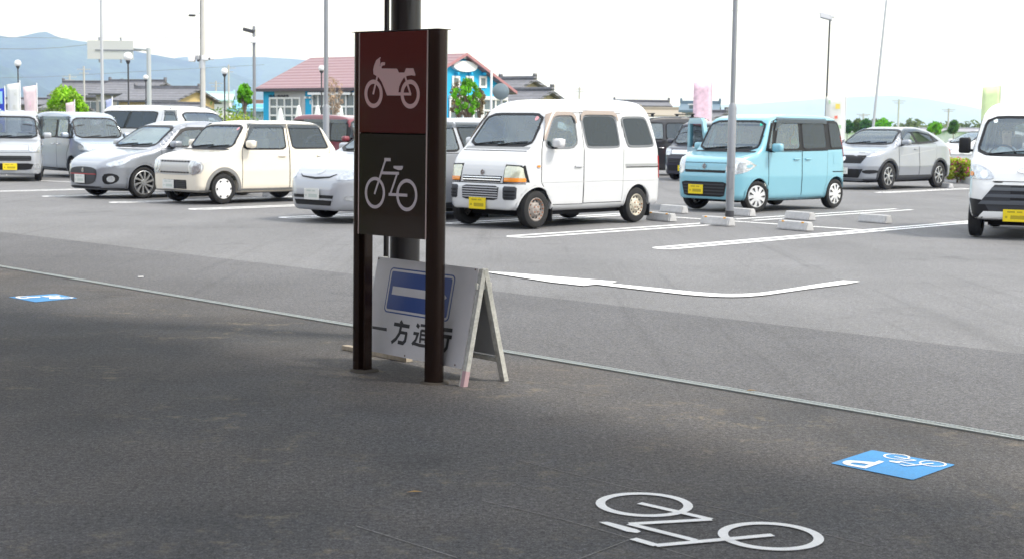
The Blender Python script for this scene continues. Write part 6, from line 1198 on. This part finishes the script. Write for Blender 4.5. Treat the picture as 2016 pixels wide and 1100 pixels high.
# ------------------------------------------------------------------ mountains
def ridge(name, pts, Y, col, depth=1800, nx=260, nr=26, rough=.24, base=-60, seed=1):
    rg = np.random.default_rng(seed); W3 = [P(x, y, Y) for x, y in pts]; X = np.array([p.x for p in W3]); Z = np.array([p.z for p in W3]); xs = np.linspace(X[0], X[-1], nx); zr_ = np.interp(xs, X, Z)
    V = []; F = []
    ph = rg.random(12)*6.28
    def nz_(x, y, f0):
        s = 0
        for i in range(6): f = f0*1.9**i; s += (1-abs(math.sin(x*f+ph[i]+1.3*math.sin(y*f*.7+ph[i+6]))))/1.7**i
        return s/2.2-.5
    for j in range(nr*2+1):
        t = j/nr-1; y = Y+t*depth; k = 1-abs(t)
        for i in range(nx):
            e = nz_(xs[i], y*.4, 2.2/depth); z = base+(zr_[i]-base)*(k**.9)+(zr_[i]-base)*rough*2.2*e*math.sin(math.pi*k)*1.2+(0 if j != nr else nz_(xs[i], 0, 14/depth)*Z.max()*.012)
            V.append((xs[i], y, z))
    for j in range(nr*2):
        for i in range(nx-1): a = j*nx+i; F.append((a, a+1, a+nx+1, a+nx))
    o = MB().add(V, F).build(name, mat('forest_'+name, col, .95, var=.6, vs=.003, bs=.03, speck=.3), smooth=True, ang=180); tag(o, kind='structure'); return o
ridge('mountain', [(-700, 150), (-400, 60), (-200, 80), (-60, 62), (0, 70), (25, 74), (48, 71), (68, 66), (90, 62), (108, 70), (122, 75), (170, 82), (240, 96), (300, 108), (350, 116), (420, 130), (500, 160), (600, 215), (680, 245)], 5200, (.045, .075, .05), seed=3)
ridge('far_hills', [(200, 200), (300, 150), (345, 114), (365, 112), (400, 117), (430, 116), (470, 112), (520, 113), (560, 115), (600, 118), (660, 124), (740, 140), (820, 165), (900, 180), (1000, 190), (1060, 196), (1120, 206), (1200, 235), (1260, 252)], 6800, (.045, .075, .055), seed=5)
ridge('near_hills', [(-500, 60), (-200, 95), (0, 128), (30, 140), (60, 160), (95, 178), (140, 200), (200, 235), (240, 246)], 3600, (.035, .06, .04), depth=1100, seed=8, nx=160)
ridge('distant_mountain', [(1050, 240), (1200, 215), (1350, 208), (1480, 205), (1600, 196), (1700, 190), (1760, 188), (1820, 194), (1900, 208), (1980, 226), (2100, 240), (2400, 250)], 15000, (.05, .075, .06), depth=1800, seed=11, nx=160)

# ------------------------------------------------------------------ air
hz = MB(); hz.box((0, 8400, 310), (30000, 17600, 720)); ho = hz.build('haze', None if False else bpy.data.materials.new('haze_air')); hm = ho.data.materials[0]; hm.use_nodes = True; t = hm.node_tree; t.nodes.clear()
o_ = t.nodes.new('ShaderNodeOutputMaterial'); pv = t.nodes.new('ShaderNodeVolumePrincipled'); pv.inputs['Color'].default_value = (.37, .53, 1.0, 1); pv.inputs['Absorption Color'].default_value = (1, 1, 1, 1); pv.inputs['Density'].default_value = 1.65e-4; pv.inputs['Anisotropy'].default_value = .0; t.links.new(pv.outputs[0], o_.inputs['Volume']); tag(ho, kind='stuff', label='pale bluish air that fades the mountains')
